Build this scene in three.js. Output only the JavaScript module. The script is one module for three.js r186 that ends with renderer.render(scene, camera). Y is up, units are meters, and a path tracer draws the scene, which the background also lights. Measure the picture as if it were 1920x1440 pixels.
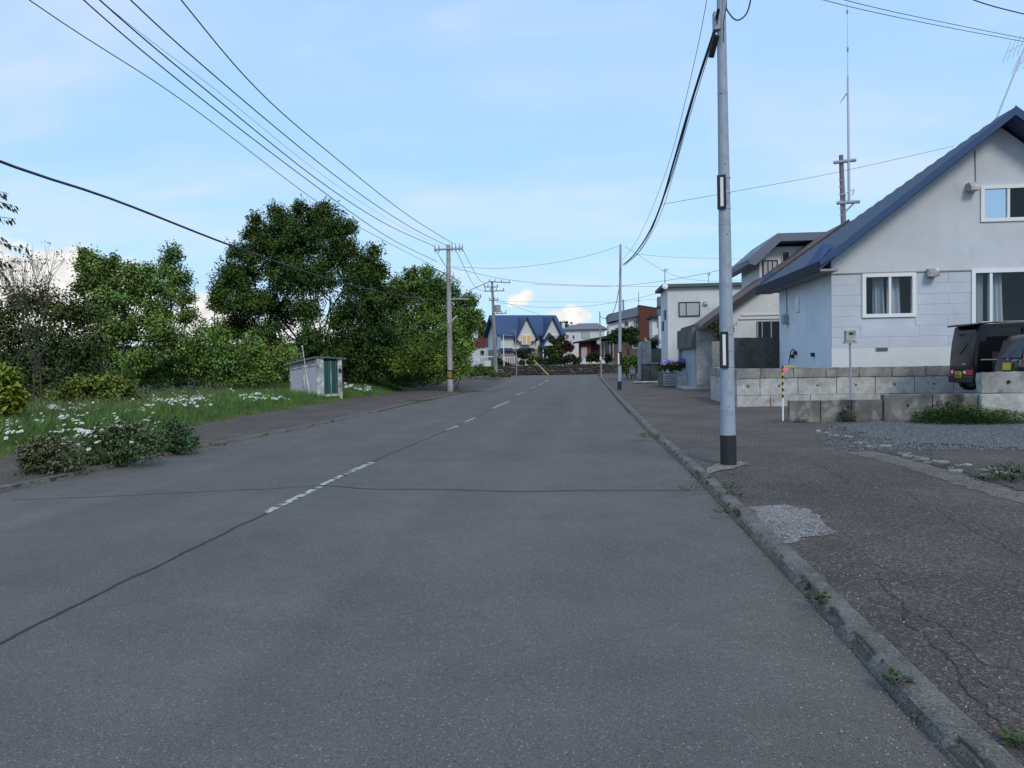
import * as THREE from 'three';
import { mergeGeometries, toCreasedNormals } from 'three/addons/utils/BufferGeometryUtils.js';
import { RoundedBoxGeometry } from 'three/addons/geometries/RoundedBoxGeometry.js';
import { ImprovedNoise } from 'three/addons/math/ImprovedNoise.js';

// ------------------------------------------------------------------ camera, sky, sun, exposure
const scene = new THREE.Scene();
const F = 1450;                                   // focal length in pixels of the 1920 x 1440 photograph
const camera = new THREE.PerspectiveCamera(2 * Math.atan(720 / F) * 180 / Math.PI, 4 / 3, 0.1, 6000);
camera.rotation.order = 'YXZ';
camera.position.set(0, 1.6, 0);
const D2R = Math.PI / 180;
camera.rotation.set(-1.69 * D2R, 5.11 * D2R, -1.0 * D2R);
camera.updateMatrixWorld(true);

const renderer = new THREE.WebGLRenderer({ antialias: true });
renderer.toneMapping = THREE.LinearToneMapping;
renderer.toneMappingExposure = 1.1;
renderer.shadowMap.enabled = true;
renderer.setSize(1024, 768);

const sun = new THREE.DirectionalLight(new THREE.Color(1.0, 0.93, 0.78), 1.5);
sun.position.set(45, 90, 75);
sun.target.position.set(0, 0, -30);
sun.shadow.radius = 30;
sun.castShadow = true;
sun.shadow.mapSize.set(2048, 2048);
Object.assign(sun.shadow.camera, { left: -90, right: 90, top: 90, bottom: -90, near: 1, far: 320 });
scene.add(sun, sun.target);

// ------------------------------------------------------------------ small tools
let seed = 12345;
const rnd = () => { seed = (seed * 1664525 + 1013904223) >>> 0; return seed / 4294967296; };
const reseed = (n) => { seed = n >>> 0; };
const rr = (a, b) => a + (b - a) * rnd();
const N = new ImprovedNoise();
const fbm = (x, y, z, o = 4) => { let s = 0, a = 0.5, f = 1; for (let i = 0; i < o; i++) { s += a * N.noise(x * f, y * f, z * f); a *= 0.5; f *= 2.03; } return s; };
const clamp = (v, a, b) => Math.min(b, Math.max(a, v));
const sstep = (a, b, v) => { const t = clamp((v - a) / (b - a), 0, 1); return t * t * (3 - 2 * t); };
const lerp = (a, b, t) => a + (b - a) * t;
const V = (x, y, z) => new THREE.Vector3(x, y, z);
// survey of the photograph: where the sight line through a pixel meets a plane of the place
const ray = (px, py) => V((px - 960) / F, (720 - py) / F, -1).applyQuaternion(camera.quaternion);
const onY = (px, py, y = 0) => { const d = ray(px, py), t = (y - 1.6) / d.y; return V(d.x * t, y, d.z * t); };
const onZ = (px, py, z) => { const d = ray(px, py), t = z / d.z; return V(d.x * t, 1.6 + d.y * t, z); };
const onX = (px, py, x) => { const d = ray(px, py), t = x / d.x; return V(x, 1.6 + d.y * t, d.z * t); };

const names = {};
function numbered(n) { if (!(n in names)) { names[n] = 0; return n; } names[n]++; return n + '_' + String(names[n]).padStart(3, '0'); }
function tag(o, label, category, group, kind) {
  if (label) o.userData.label = label;
  if (category) o.userData.category = category;
  if (group) o.userData.group = group;
  if (kind) o.userData.kind = kind;
  return o;
}
function thing(name, label, category, pos = [0, 0, 0], ry = 0, group) {
  const g = new THREE.Group(); g.name = numbered(name); g.position.set(...pos); g.rotation.y = ry; scene.add(g);
  return tag(g, label, category, group);
}
function mesh(name, geo, mat, parent = scene) {                 // (loose bundles of stems count as stuff)
  if (Array.isArray(geo)) geo = merge(geo);
  const m = new THREE.Mesh(geo, mat); m.name = parent === scene ? numbered(name) : name;
  m.castShadow = true; m.receiveShadow = true; if (name === 'stem') m.userData.kind = 'stuff'; parent.add(m); return m;
}
function struct(name, geo, mat, label) { return tag(mesh(name, geo, mat), label, null, null, 'structure'); }
function merge(list) {
  const out = list.map((g) => { let h = g.index ? g.toNonIndexed() : g.clone(); for (const k of Object.keys(h.attributes)) if (!['position', 'normal', 'uv'].includes(k)) h.deleteAttribute(k); if (!h.attributes.uv) h.setAttribute('uv', new THREE.BufferAttribute(new Float32Array(h.attributes.position.count * 2), 2)); return h; });
  return mergeGeometries(out, false);
}
// uv in metres from the dominant direction of each face
function muv(geo, s = 1) {
  let g = geo.index ? geo.toNonIndexed() : geo;
  if (!g.attributes.normal) g.computeVertexNormals();
  const p = g.attributes.position, n = g.attributes.normal, uv = new Float32Array(p.count * 2);
  for (let i = 0; i < p.count; i++) {
    const ax = Math.abs(n.getX(i)), ay = Math.abs(n.getY(i)), az = Math.abs(n.getZ(i));
    if (ay >= ax && ay >= az) { uv[2 * i] = p.getX(i) * s; uv[2 * i + 1] = p.getZ(i) * s; }
    else if (ax >= az) { uv[2 * i] = p.getZ(i) * s; uv[2 * i + 1] = p.getY(i) * s; }
    else { uv[2 * i] = p.getX(i) * s; uv[2 * i + 1] = p.getY(i) * s; }
  }
  g.setAttribute('uv', new THREE.BufferAttribute(uv, 2)); return g;
}
function bx(x0, x1, y0, y1, z0, z1, r = 0) {
  const w = Math.abs(x1 - x0), h = Math.abs(y1 - y0), d = Math.abs(z1 - z0);
  const g = r > 0 ? new RoundedBoxGeometry(w, h, d, 2, Math.min(r, w / 2.01, h / 2.01, d / 2.01)) : new THREE.BoxGeometry(w, h, d);
  g.translate((x0 + x1) / 2, (y0 + y1) / 2, (z0 + z1) / 2);
  return muv(g);
}
function rod(a, b, r0, r1 = r0, seg = 6) {
  const d = b.clone().sub(a), L = d.length();
  const g = new THREE.CylinderGeometry(r1, r0, L, seg, 1);
  g.applyQuaternion(new THREE.Quaternion().setFromUnitVectors(V(0, 1, 0), d.normalize()));
  g.translate((a.x + b.x) / 2, (a.y + b.y) / 2, (a.z + b.z) / 2); return g;
}
function tube(pts, r, seg = 40, rs = 5) { return new THREE.TubeGeometry(new THREE.CatmullRomCurve3(pts), seg, r, rs, false); }
function prism(pts, z0, z1, holes = []) {          // outline in x, y; from z0 back to z1
  const s = new THREE.Shape(pts.map((p) => new THREE.Vector2(p[0], p[1])));
  for (const h of holes) s.holes.push(new THREE.Path(h.map((p) => new THREE.Vector2(p[0], p[1]))));
  const g = new THREE.ExtrudeGeometry(s, { depth: Math.abs(z1 - z0), bevelEnabled: false });
  g.translate(0, 0, Math.min(z0, z1)); return muv(g);
}
function prismX(pts, x0, x1) {                     // outline in z, y; along x
  const g = prism(pts.map((p) => [-p[0], p[1]]), x0, x1); g.rotateY(Math.PI / 2); return muv(g);
}
function rectHole(x0, x1, y0, y1) { return [[x0, y0], [x1, y0], [x1, y1], [x0, y1]]; }
function jitter(geo, a, f = 3, sd = 0, oc = 2) {            // weathered edges
  const p = geo.attributes.position;
  for (let i = 0; i < p.count; i++) {
    const x = p.getX(i), y = p.getY(i), z = p.getZ(i);
    p.setXYZ(i, x + a * fbm(x * f + 7 + sd, y * f, z * f, oc) * 2, y + a * fbm(x * f, y * f + 19 + sd, z * f, oc) * 2, z + a * fbm(x * f, y * f, z * f + 31 + sd, oc) * 2);
  }
  geo.computeVertexNormals(); return geo;
}

// ------------------------------------------------------------------ sky (air and clouds only)
{
  const W = 2048, H = 1024, data = new Float32Array(W * H * 4);
  const lin = (h) => { const c = new THREE.Color(h); return [c.r, c.g, c.b]; };
  const stops = [[-1, lin('#b9d4ea')], [0.0, lin('#c8e6fb')], [0.05, lin('#c0e5fe')], [0.14, lin('#b0deff')], [0.26, lin('#a9d4ff')], [0.42, lin('#a8cdfd')], [0.6, lin('#a9cbf6')], [1, lin('#a9c8ee')]];
  const puffs = [];
  const puff = (px, py, rx, ry, a = 1, col = 0) => { const d = ray(px, py).normalize(); puffs.push([Math.atan2(d.x, -d.z), Math.asin(d.y), rx / F, ry / F, a, col]); };
  puff(60, 545, 100, 75); puff(150, 510, 62, 42); puff(-60, 520, 90, 80); puff(210, 560, 90, 60); puff(30, 600, 260, 60);
  puff(385, 575, 34, 30); puff(400, 610, 120, 40); puff(600, 640, 200, 50, 0.9);
  puff(975, 563, 20, 12); puff(988, 556, 15, 12); puff(962, 569, 12, 7);
  puff(1045, 592, 26, 12); puff(1072, 588, 26, 15); puff(1095, 592, 15, 13); puff(1060, 602, 45, 9, 0.9);
  puff(850, 45, 60, 26, 0.20, 1); puff(800, 370, 95, 26, 0.30, 1); puff(870, 45, 26, 14, 0.22, 1);
  puff(330, 430, 260, 60, 0.22, 1); puff(100, 380, 240, 50, 0.2, 1); puff(1480, 500, 90, 20, 0.25, 1); puff(1700, 330, 200, 40, 0.22, 1); puff(1600, 170, 260, 60, 0.12, 1);
  for (let j = 0; j < H; j++) {
    const el = (j + 0.5) / H * Math.PI - Math.PI / 2, y = Math.sin(el), ce = Math.cos(el);
    let k = 0; while (k < stops.length - 2 && y > stops[k + 1][0]) k++;
    const t = clamp((y - stops[k][0]) / (stops[k + 1][0] - stops[k][0]), 0, 1);
    const base = [0, 1, 2].map((c) => lerp(stops[k][1][c], stops[k + 1][1][c], t));
    for (let i = 0; i < W; i++) {
      const ph = ((i + 0.5) / W - 0.5) * 2 * Math.PI, x = ce * Math.cos(ph), z = ce * Math.sin(ph);
      let [r, g, b] = base;
      if (y > -0.05) {
        const s = 1 / (Math.max(y, 0) + 0.22), cx = x * s, cz = z * s;
        let c = fbm(cx * 1.1 + 3, cz * 2.6 + 11, 0.3, 4);                     // thin veil of high cloud
        c = sstep(-0.15, 0.5, c) * 0.62 + sstep(-0.05, 0.45, fbm(cx * 2.6 + fbm(cx, cz, 4, 3) * 2, cz * 6, 2.7, 5)) * 0.26;
        r = lerp(r, 0.76, c * 0.55); g = lerp(g, 0.82, c * 0.45); b = lerp(b, 1.0, c * 0.3);
        const az = Math.atan2(x, -z); let m = 0, soft = 0;
        if (y < 0.6) for (const q of puffs) {
          let da = az - q[0]; if (da > Math.PI) da -= 2 * Math.PI; if (da < -Math.PI) da += 2 * Math.PI;
          const u = da / q[2], v = (el - q[1]) / q[3];
          if (Math.abs(u) > 2 || Math.abs(v) > 2) continue;
          const d2 = Math.sqrt(u * u + (v < 0 ? v * v * 1.3 : v * v));
          if (q[5]) soft = Math.max(soft, q[4] * sstep(1.35, 0, d2 + 0.5 * fbm(az * 14, el * 40, 5, 3)));
          else m = Math.max(m, q[4] * sstep(1.12, 0.72, d2 + 0.75 * fbm(az * 46, el * 60, 9, 4)));
        }
        // scattered fair-weather cumulus low on the sky all round, outside the surveyed part
        const out = sstep(0.75, 1.0, Math.abs(az + 0.09));
        if (out > 0 && y < 0.4) m = Math.max(m, out * sstep(0.16, 0.3, fbm(az * 5, el * 11, 21, 5) - Math.abs(el - 0.14) * 0.6) * 0.9);
        r = lerp(r, 0.80, soft * 0.7); g = lerp(g, 0.84, soft * 0.6); b = lerp(b, 0.98, soft * 0.5);
        if (m > 0) { const lit = clamp(0.9 + 0.55 * fbm(az * 60, el * 70 + 3, 1, 4), 0.7, 1.06); r = lerp(r, 0.96 * lit, m); g = lerp(g, 0.945 * lit, m); b = lerp(b, 0.92 * lit, m); }
      }
      const o = (j * W + i) * 4; data[o] = r; data[o + 1] = g; data[o + 2] = b; data[o + 3] = 1;
    }
  }
  const t = new THREE.DataTexture(data, W, H, THREE.RGBAFormat, THREE.FloatType);
  t.mapping = THREE.EquirectangularReflectionMapping; t.magFilter = t.minFilter = THREE.LinearFilter; t.colorSpace = THREE.LinearSRGBColorSpace; t.needsUpdate = true;
  scene.background = t; scene.environment = t;
}

// ------------------------------------------------------------------ textures and materials
function tex(size, fn, metres, srgb = true) {       // fn(u, v in 0..1, x, y) -> [r, g, b] in 0..255 display values
  const d = new Uint8Array(size * size * 4);
  for (let y = 0; y < size; y++) for (let x = 0; x < size; x++) { const c = fn(x / size, y / size, x, y), o = (y * size + x) * 4; d[o] = clamp(c[0], 0, 255); d[o + 1] = clamp(c[1], 0, 255); d[o + 2] = clamp(c[2], 0, 255); d[o + 3] = 255; }
  const t = new THREE.DataTexture(d, size, size); t.wrapS = t.wrapT = THREE.RepeatWrapping; t.magFilter = THREE.LinearFilter; t.minFilter = THREE.LinearMipmapLinearFilter; t.generateMipmaps = true;
  t.colorSpace = srgb ? THREE.SRGBColorSpace : THREE.NoColorSpace; t.repeat.set(1 / metres, 1 / metres); t.needsUpdate = true; return t;
}
// noise that wraps round a unit square
const hsh = (x, y, k) => { let h = (x * 374761393 + y * 668265263 + k * 974634777) | 0; h = Math.imul(h ^ (h >>> 13), 1274126177); h ^= h >>> 16; return (h >>> 0) / 4294967296 - 0.5; };
const wrapN = (u, v, f, o, k) => {
  let q = Math.max(1, Math.round(f)), a = 0.62, t = 0; k = Math.round(k);
  for (let i = 0; i < o; i++) {
    const x = u * q, y = v * q, x0 = Math.floor(x), y0 = Math.floor(y), fx = x - x0, fy = y - y0, sx = fx * fx * (3 - 2 * fx), sy = fy * fy * (3 - 2 * fy), xa = x0 % q, xb = (x0 + 1) % q, ya = y0 % q, yb = (y0 + 1) % q, kk = k * 31 + i;
    t += a * lerp(lerp(hsh(xa, ya, kk), hsh(xb, ya, kk), sx), lerp(hsh(xa, yb, kk), hsh(xb, yb, kk), sx), sy); a *= 0.58; q *= 2;
  }
  return t;
};
function speckled(size, metres, baseCol, grain, specks, bigF, bigA, specCols) {
  const col = new Float32Array(size * size * 3);
  for (let y = 0; y < size; y++) for (let x = 0; x < size; x++) {
    const n = bigA ? wrapN(x / size, y / size, bigF, 4, 3) * bigA : 0, g = (rnd() + rnd() + rnd() - 1.5) * grain, o = (y * size + x) * 3;
    for (let c = 0; c < 3; c++) col[o + c] = baseCol[c] + n + g;
  }
  for (const [count, r0, r1, dv0, dv1] of specks) for (let k = 0; k < count; k++) {
    const cx = rnd() * size, cy = rnd() * size, r = rr(r0, r1), dv = rr(dv0, dv1), tint = specCols ? specCols[Math.floor(rnd() * specCols.length)] : [1, 1, 1], e = rr(0.6, 1.5), an = rnd() * 3.14, ca = Math.cos(an), sa = Math.sin(an), R = Math.ceil(r * 1.6);
    for (let yy = -R; yy <= R; yy++) for (let xx = -R; xx <= R; xx++) {
      const u = (xx * ca + yy * sa) * e, w = (-xx * sa + yy * ca) / e, dd = (u * u + w * w) / (r * r); if (dd > 1) continue;
      const X = ((Math.floor(cx) + xx) % size + size) % size, Y = ((Math.floor(cy) + yy) % size + size) % size, o = (Y * size + X) * 3, m = dd > 0.5 ? 0.6 : 1;
      for (let c = 0; c < 3; c++) col[o + c] += dv * tint[c] * m;
    }
  }
  return tex(size, (u, v, x, y) => { const o = (y * size + x) * 3; return [col[o], col[o + 1], col[o + 2]]; }, metres);
}
reseed(77);
const T = {
  road: speckled(2048, 4, [166, 165, 164], 62, [[60000, 1.2, 2.6, -44, -10], [30000, 1.0, 2.2, 8, 44], [8500, 1.5, 3.0, 50, 120]], 8, 22, [[1, 1, 1], [1, 0.97, 0.9], [0.92, 0.97, 1.05]]),
  path: speckled(2048, 4, [156, 150, 146], 84, [[60000, 1.6, 3.6, -80, -15], [46000, 1.6, 3.8, 12, 70], [15000, 2.4, 5.4, 50, 140]], 8, 50, [[1, 1, 1], [1.05, 0.95, 0.86], [0.92, 0.97, 1.05]]),
  aggregate: speckled(1024, 1.2, [176, 174, 168], 40, [[7000, 2, 5, -70, -10], [6000, 2, 5, 10, 50], [900, 3, 7, 30, 70]], 6, 70, [[1, 1, 1], [1.04, 0.97, 0.88]]),
  gravel: speckled(1024, 1.6, [150, 156, 158], 40, [[9000, 4, 9, -60, 10], [9000, 4, 10, -10, 60], [1500, 4, 9, 30, 90]], 5, 18, [[1, 1, 1], [0.93, 1, 1.02], [1, 0.97, 0.93]]),
  concrete: tex(1024, (u, v) => { const n = wrapN(u, v, 5, 6, 1) * 50 + wrapN(u, v, 24, 4, 9) * 40 + (rnd() - 0.5) * 30; const s = sstep(0.1, 0.35, wrapN(u, v, 9, 5, 14)) * 26; return [206 + n - s, 204 + n - s, 200 + n - s * 1.05]; }, 2.2),
  stucco: tex(1024, (u, v) => { const n = wrapN(u, v, 3, 6, 21) * 26 + (rnd() - 0.5) * 18 - sstep(0.2, 0.5, wrapN(u, v, 8, 5, 5)) * 12; return [238 + n, 238 + n, 238 + n]; }, 4),
  stain: tex(1024, (u, v) => { const n = wrapN(u, v, 6, 5, 33), st = sstep(-0.1, 0.4, fbm(Math.cos(u * 6.283) * 2.6, Math.sin(u * 6.283) * 2.6, v * 2.2, 5) + wrapN(u, v, 18, 3, 5) * 0.5); const q = 222 + n * 80 - st * 62 + (rnd() - 0.5) * 22; return [q, q * 0.98, q * 0.95]; }, 3),
  scuff: tex(512, (u, v) => { const n = wrapN(u, v, 9, 5, 61) * 34 + wrapN(u, v, 40, 3, 4) * 14 - sstep(0.28, 0.4, wrapN(u, v, 30, 4, 71)) * 60; const q = 232 + n; return [q, q, q]; }, 0.9),
  worn: tex(512, (u, v) => { const n = wrapN(u, v, 7, 5, 8) + wrapN(u, v, 60, 2, 2) * 0.5; const a = n > -0.34 ? 255 : 0; return [a, a, a]; }, 1.1, false),
  grime: tex(1024, (u, v) => { const n = wrapN(u, v, 7, 6, 3), w = sstep(0.0, 0.3, wrapN(u, v, 11, 5, 27)), k = sstep(0.05, 0.4, wrapN(u, v, 5, 5, 51)); const q = 190 + n * 110 + w * 60 - k * 80 + (rnd() - 0.5) * 34; return [q, q * 0.985, q * 0.96]; }, 2.4),
  bark: tex(256, (u, v) => { const n = fbm(u * 30, v * 6, 2, 4) * 110 + (rnd() - 0.5) * 30; return [150 + n, 142 + n, 132 + n]; }, 0.8),
  brick: tex(512, (u, v) => { const row = Math.floor(v * 32), s = (u * 10 + (row % 2) * 0.5) % 1, m = (v * 32) % 1 < 0.14 || s < 0.05; const k = Math.sin(row * 91.7 + Math.floor(u * 10 + (row % 2) * 0.5) * 37.3) * 22; const n = (rnd() - 0.5) * 26; return m ? [150 + n, 135 + n, 125 + n] : [168 + k + n, 84 + k * 0.6 + n, 66 + k * 0.5 + n]; }, 2.4),
  soil: tex(1024, (u, v) => { const n = wrapN(u, v, 6, 5, 44) * 80 + wrapN(u, v, 40, 3, 4) * 50 + (rnd() - 0.5) * 50; return [170 + n, 172 + n * 1.05, 140 + n * 0.8]; }, 3),
};
function mat(rgb, rough = 0.85, o = {}) { const m = new THREE.MeshStandardMaterial({ roughness: rough, metalness: 0, ...o }); m.color.setRGB(...rgb); return m; }
const M = {
  road: mat([0.268, 0.248, 0.222], 0.9, { map: T.road, vertexColors: true, bumpMap: T.road, bumpScale: 0.003 }),
  path: mat([0.187, 0.165, 0.145], 0.95, { map: T.path, vertexColors: true, bumpMap: T.path, bumpScale: 0.003 }),
  patch: mat([0.50, 0.48, 0.46], 0.95, { map: T.path, alphaMap: T.worn, transparent: true, bumpMap: T.path, bumpScale: 0.006 }),
  strip: mat([0.29, 0.265, 0.24], 0.95, { map: T.path, alphaMap: T.worn, transparent: true }),
  dirt: mat([0.15, 0.135, 0.115], 1, { map: T.path, alphaMap: T.worn, transparent: true }),
  strip2: mat([0.33, 0.32, 0.30], 0.95, { map: T.concrete }),
  gravel: mat([0.23, 0.245, 0.245], 0.95, { map: T.gravel, bumpMap: T.gravel, bumpScale: 0.012 }),
  soil: mat([0.10, 0.095, 0.07], 1, { map: T.soil }),
  field: mat([0.07, 0.10, 0.035], 1, { map: T.soil }),
  kerb: mat([0.29, 0.275, 0.25], 0.95, { map: T.aggregate, bumpMap: T.aggregate, bumpScale: 0.006 }),
  concrete: mat([0.50, 0.50, 0.485], 0.95, { map: T.concrete, bumpMap: T.concrete, bumpScale: 0.006 }),
  concreteLight: mat([0.62, 0.62, 0.61], 0.95, { map: T.concrete, bumpMap: T.concrete, bumpScale: 0.004 }),
  concreteDark: mat([0.20, 0.195, 0.185], 0.95, { map: T.stain, bumpMap: T.concrete, bumpScale: 0.004 }),
  wallStain: mat([0.16, 0.148, 0.132], 0.95, { map: T.concrete }),
  cap: mat([0.47, 0.455, 0.43], 0.95, { map: T.concrete, bumpMap: T.concrete, bumpScale: 0.03 }),
  block: mat([0.68, 0.68, 0.67], 0.95, { map: T.concrete, bumpMap: T.concrete, bumpScale: 0.012 }),
  crack: mat([0.028, 0.028, 0.03], 0.95),
  poleSteel: mat([0.37, 0.425, 0.50], 0.6, { map: T.scuff }),
  poleConcrete: mat([0.46, 0.46, 0.46], 0.9, { map: T.stain }),
  black: mat([0.015, 0.016, 0.018], 0.6),
  rubber: mat([0.02, 0.02, 0.021], 0.85),
  wire: mat([0.03, 0.035, 0.045], 0.7),
  white: mat([0.78, 0.78, 0.78], 0.6),
  whiteWorn: mat([0.84, 0.85, 0.84], 0.85, { map: T.grime }),
  metal: mat([0.45, 0.47, 0.5], 0.4, { metalness: 0.7 }),
  steelGrey: mat([0.30, 0.32, 0.34], 0.6),
  yellow: mat([0.72, 0.50, 0.05], 0.6),
  trayYellow: mat([0.5, 0.42, 0.16], 0.8),
  red: mat([0.45, 0.03, 0.04], 0.3),
  pink: mat([0.85, 0.16, 0.22], 0.6),
  blueRoof: mat([0.026, 0.052, 0.125], 0.6),
  blueTrim: mat([0.028, 0.070, 0.165], 0.75),
  roofTile: mat([0.05, 0.078, 0.12], 0.75),
  roofDark: mat([0.016, 0.02, 0.03], 0.85),
  soffit: mat([0.30, 0.30, 0.29], 0.9),
  stuccoGrey: mat([0.67, 0.685, 0.725], 0.92, { map: T.stucco }),
  sidingBlue: mat([0.62, 0.65, 0.72], 0.9, { map: T.stucco, bumpMap: T.concrete, bumpScale: 0.003 }),
  sidingBlueLifted: mat([0.84, 0.87, 0.92], 0.9, { map: T.stucco }),  // same paint as the front, lightened to make up for shade on the road side
  interior: mat([0.035, 0.035, 0.035], 0.95),  // near black, the darkness of unlit rooms put into the colour
  plinth: mat([0.74, 0.755, 0.76], 0.9, { map: T.stucco }),
  wallWhite: mat([0.78, 0.78, 0.77], 0.9, { map: T.stucco }),
  wallCream: mat([0.74, 0.73, 0.70], 0.9, { map: T.stucco }),
  wallTaupe: mat([0.30, 0.255, 0.235], 0.9, { map: T.stucco }),
  brownRoof: mat([0.145, 0.095, 0.085], 0.75, { map: T.stucco }),
  greyRoof: mat([0.20, 0.185, 0.20], 0.75, { map: T.stucco }),
  slateRoof: mat([0.14, 0.17, 0.22], 0.6, { map: T.stucco }),
  brick: mat([0.30, 0.30, 0.32], 0.95, { map: T.brick }),
  roofTrim: mat([0.10, 0.115, 0.12], 0.8),
  redWall: mat([0.20, 0.03, 0.035], 0.8, { map: T.stucco }),
  redRoof: mat([0.15, 0.022, 0.026], 0.7),
  brownFrame: mat([0.03, 0.024, 0.02], 0.5),
  pane: mat([0.03, 0.04, 0.05], 0.06),
  paneLight: mat([0.42, 0.45, 0.47], 0.15),
  mirror: mat([0.55, 0.6, 0.68], 0.04, { metalness: 1 }),
  shutterGrey: mat([0.42, 0.47, 0.54], 0.55),
  blindOrange: mat([0.75, 0.42, 0.20], 0.8),
  curtain: mat([0.62, 0.66, 0.70], 0.95),
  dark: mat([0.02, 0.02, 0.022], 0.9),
  paint: mat([0.70, 0.70, 0.69], 0.8),
  carPaint: new THREE.MeshPhysicalMaterial({ color: new THREE.Color(0.008, 0.008, 0.01), roughness: 0.16, specularIntensity: 0.55 }),
  carGlass: new THREE.MeshPhysicalMaterial({ color: new THREE.Color(0.008, 0.009, 0.011), roughness: 0.05, specularIntensity: 0.6 }),
  glass: new THREE.MeshPhysicalMaterial({ color: new THREE.Color(0.85, 0.87, 0.88), roughness: 0.02, specularIntensity: 0.5, transmission: 1, thickness: 0, ior: 1.5 }),
  plate: mat([0.72, 0.52, 0.03], 0.5),
  bark: mat([0.12, 0.105, 0.09], 0.95, { map: T.bark }),
  barkPale: mat([0.24, 0.22, 0.20], 0.95, { map: T.bark }),
  leaf: new THREE.MeshPhysicalMaterial({ color: 0xffffff, vertexColors: true, roughness: 0.95, specularIntensity: 0.25, side: THREE.DoubleSide }),
  grass: new THREE.MeshStandardMaterial({ color: 0xffffff, roughness: 0.8, side: THREE.DoubleSide }),
  petal: mat([0.82, 0.83, 0.80], 0.8, { side: THREE.DoubleSide }),
  netGrey: mat([0.55, 0.55, 0.58], 0.9, { map: T.stucco }),
  teal: mat([0.02, 0.085, 0.078], 0.8),
};
{ // worn paint: flakes of road show through
  reseed(5);
  const t = tex(512, (u, v) => { const n = wrapN(u, v, 14, 5, 8) + wrapN(u, v, 50, 3, 2) * 0.6; const a = n > -0.06 ? 255 : 0; return [a, a, a]; }, 1.2, false);
  M.paint.alphaMap = t; M.paint.transparent = true; M.paint.map = T.concrete;
}

// ------------------------------------------------------------------ ground, road, pavements
{ // one sheet to the horizon, a little below the road; hills far off
  const g = new THREE.PlaneGeometry(5000, 5000, 8, 8); g.rotateX(-Math.PI / 2); g.translate(0, -0.05, -600);
  struct('ground', muv(g), M.field, 'grassy ground reaching to the horizon beyond the street');
}
const poly = (pts, y) => pts.map(([px, py]) => onY(px, py, y));
const leftEdge = [V(-8.2, 0, 6), V(-7.9, 0, -3), ...poly([[0, 925], [370, 843], [560, 806], [700, 775], [775, 757], [850, 741], [920, 726], [948, 713], [957, 707.5]], 0)];
const rightEdge = [V(1.42, 0, 6), V(1.42, 0, -1), ...poly([[1800, 1440], [1690, 1330], [1520, 1130], [1360, 957], [1300, 893], [1215, 812], [1160, 752], [1135, 721], [1124, 708]], 0)];
const centreLine = [V(-3.3, 0, 6), V(-3.3, 0, -2), ...poly([[0, 1203], [300, 1055], [500, 960], [600, 912], [690, 868], [845, 803], [937, 760], [975, 740], [1000, 728], [1020, 718]], 0)];
function atz(line, z) { for (let i = 0; i < line.length - 1; i++) if (z <= line[i].z && z >= line[i + 1].z) { const t = (z - line[i].z) / (line[i + 1].z - line[i].z); return lerp(line[i].x, line[i + 1].x, t); } return z > line[0].z ? line[0].x : line[line.length - 1].x; }
const lastL = leftEdge[leftEdge.length - 1], lastR = rightEdge[rightEdge.length - 1];
function stripSheet(xa, xb, ya, yb, zs, nx, colour) {
  const pos = [], uv = [], col = [], idx = [], nz = zs.length;
  for (let j = 0; j < nz; j++) for (let i = 0; i <= nx; i++) {
    const t = i / nx, z = zs[j], x = lerp(xa(z), xb(z), t), y = lerp(ya(z, x), yb(z, x), t);
    pos.push(x, y, z); uv.push(x, z); const c = colour(x, z); col.push(c[0], c[1], c[2]);
    if (i < nx && j < nz - 1) { const a = j * (nx + 1) + i; idx.push(a, a + 1, a + nx + 1, a + 1, a + nx + 2, a + nx + 1); }
  }
  const g = new THREE.BufferGeometry(); g.setAttribute('position', new THREE.Float32BufferAttribute(pos, 3)); g.setAttribute('uv', new THREE.Float32BufferAttribute(uv, 2)); g.setAttribute('color', new THREE.Float32BufferAttribute(col, 3)); g.setIndex(idx); g.computeVertexNormals();
  return g;
}
const zline = (a, b, n, pw = 1.6) => Array.from({ length: n + 1 }, (_, i) => lerp(a, b, Math.pow(i / n, pw)));
const roadCol = (x, z) => {
  let v = 1 + 0.14 * fbm(x * 0.5, z * 0.08, 1, 4) + 0.10 * fbm(x * 1.8, z * 0.35, 6, 4) + 0.10 * fbm(x * 3, z * 3, 2, 3);
  const cl = atz(centreLine, z), rx = atz(rightEdge, z), lx = atz(leftEdge, z);
  v += 0.16 * fbm(x * 2.6, z * 0.09, 12, 4) - 0.06 * sstep(0.12, 0.4, fbm(x * 1.4, z * 0.2, 33, 4)) - 0.10 * sstep(0.26, 0.36, fbm(x * 2.7, z * 1.6, 17, 3));
  for (const w of [cl + 1.3, cl + 2.9, cl - 1.1, cl - 2.6]) v += 0.08 * Math.exp(-Math.pow((x - w) / 0.35, 2));
  const dust = sstep(1.5, 0.2, rx - x) * (0.5 + 0.9 * fbm(x * 1.3, z * 0.35, 4, 4)), dl = sstep(1.2, 0.1, x - lx);
  const d = clamp(dust, 0, 1) * 0.14 + dl * 0.10;
  v *= 1 - 0.06 * sstep(-12.2, -12.6, z) + 0.05 * sstep(-30, -42, z);
  return [v * (1 + d), v * (1 + d * 0.7), v * (1 + d * 0.35)];
};
const roadMesh = struct('road', stripSheet((z) => atz(leftEdge, z), (z) => atz(rightEdge, z), () => 0, () => 0, zline(6, lastR.z, 260), 36, roadCol), M.road, 'worn grey asphalt street running to the stone wall');
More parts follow.
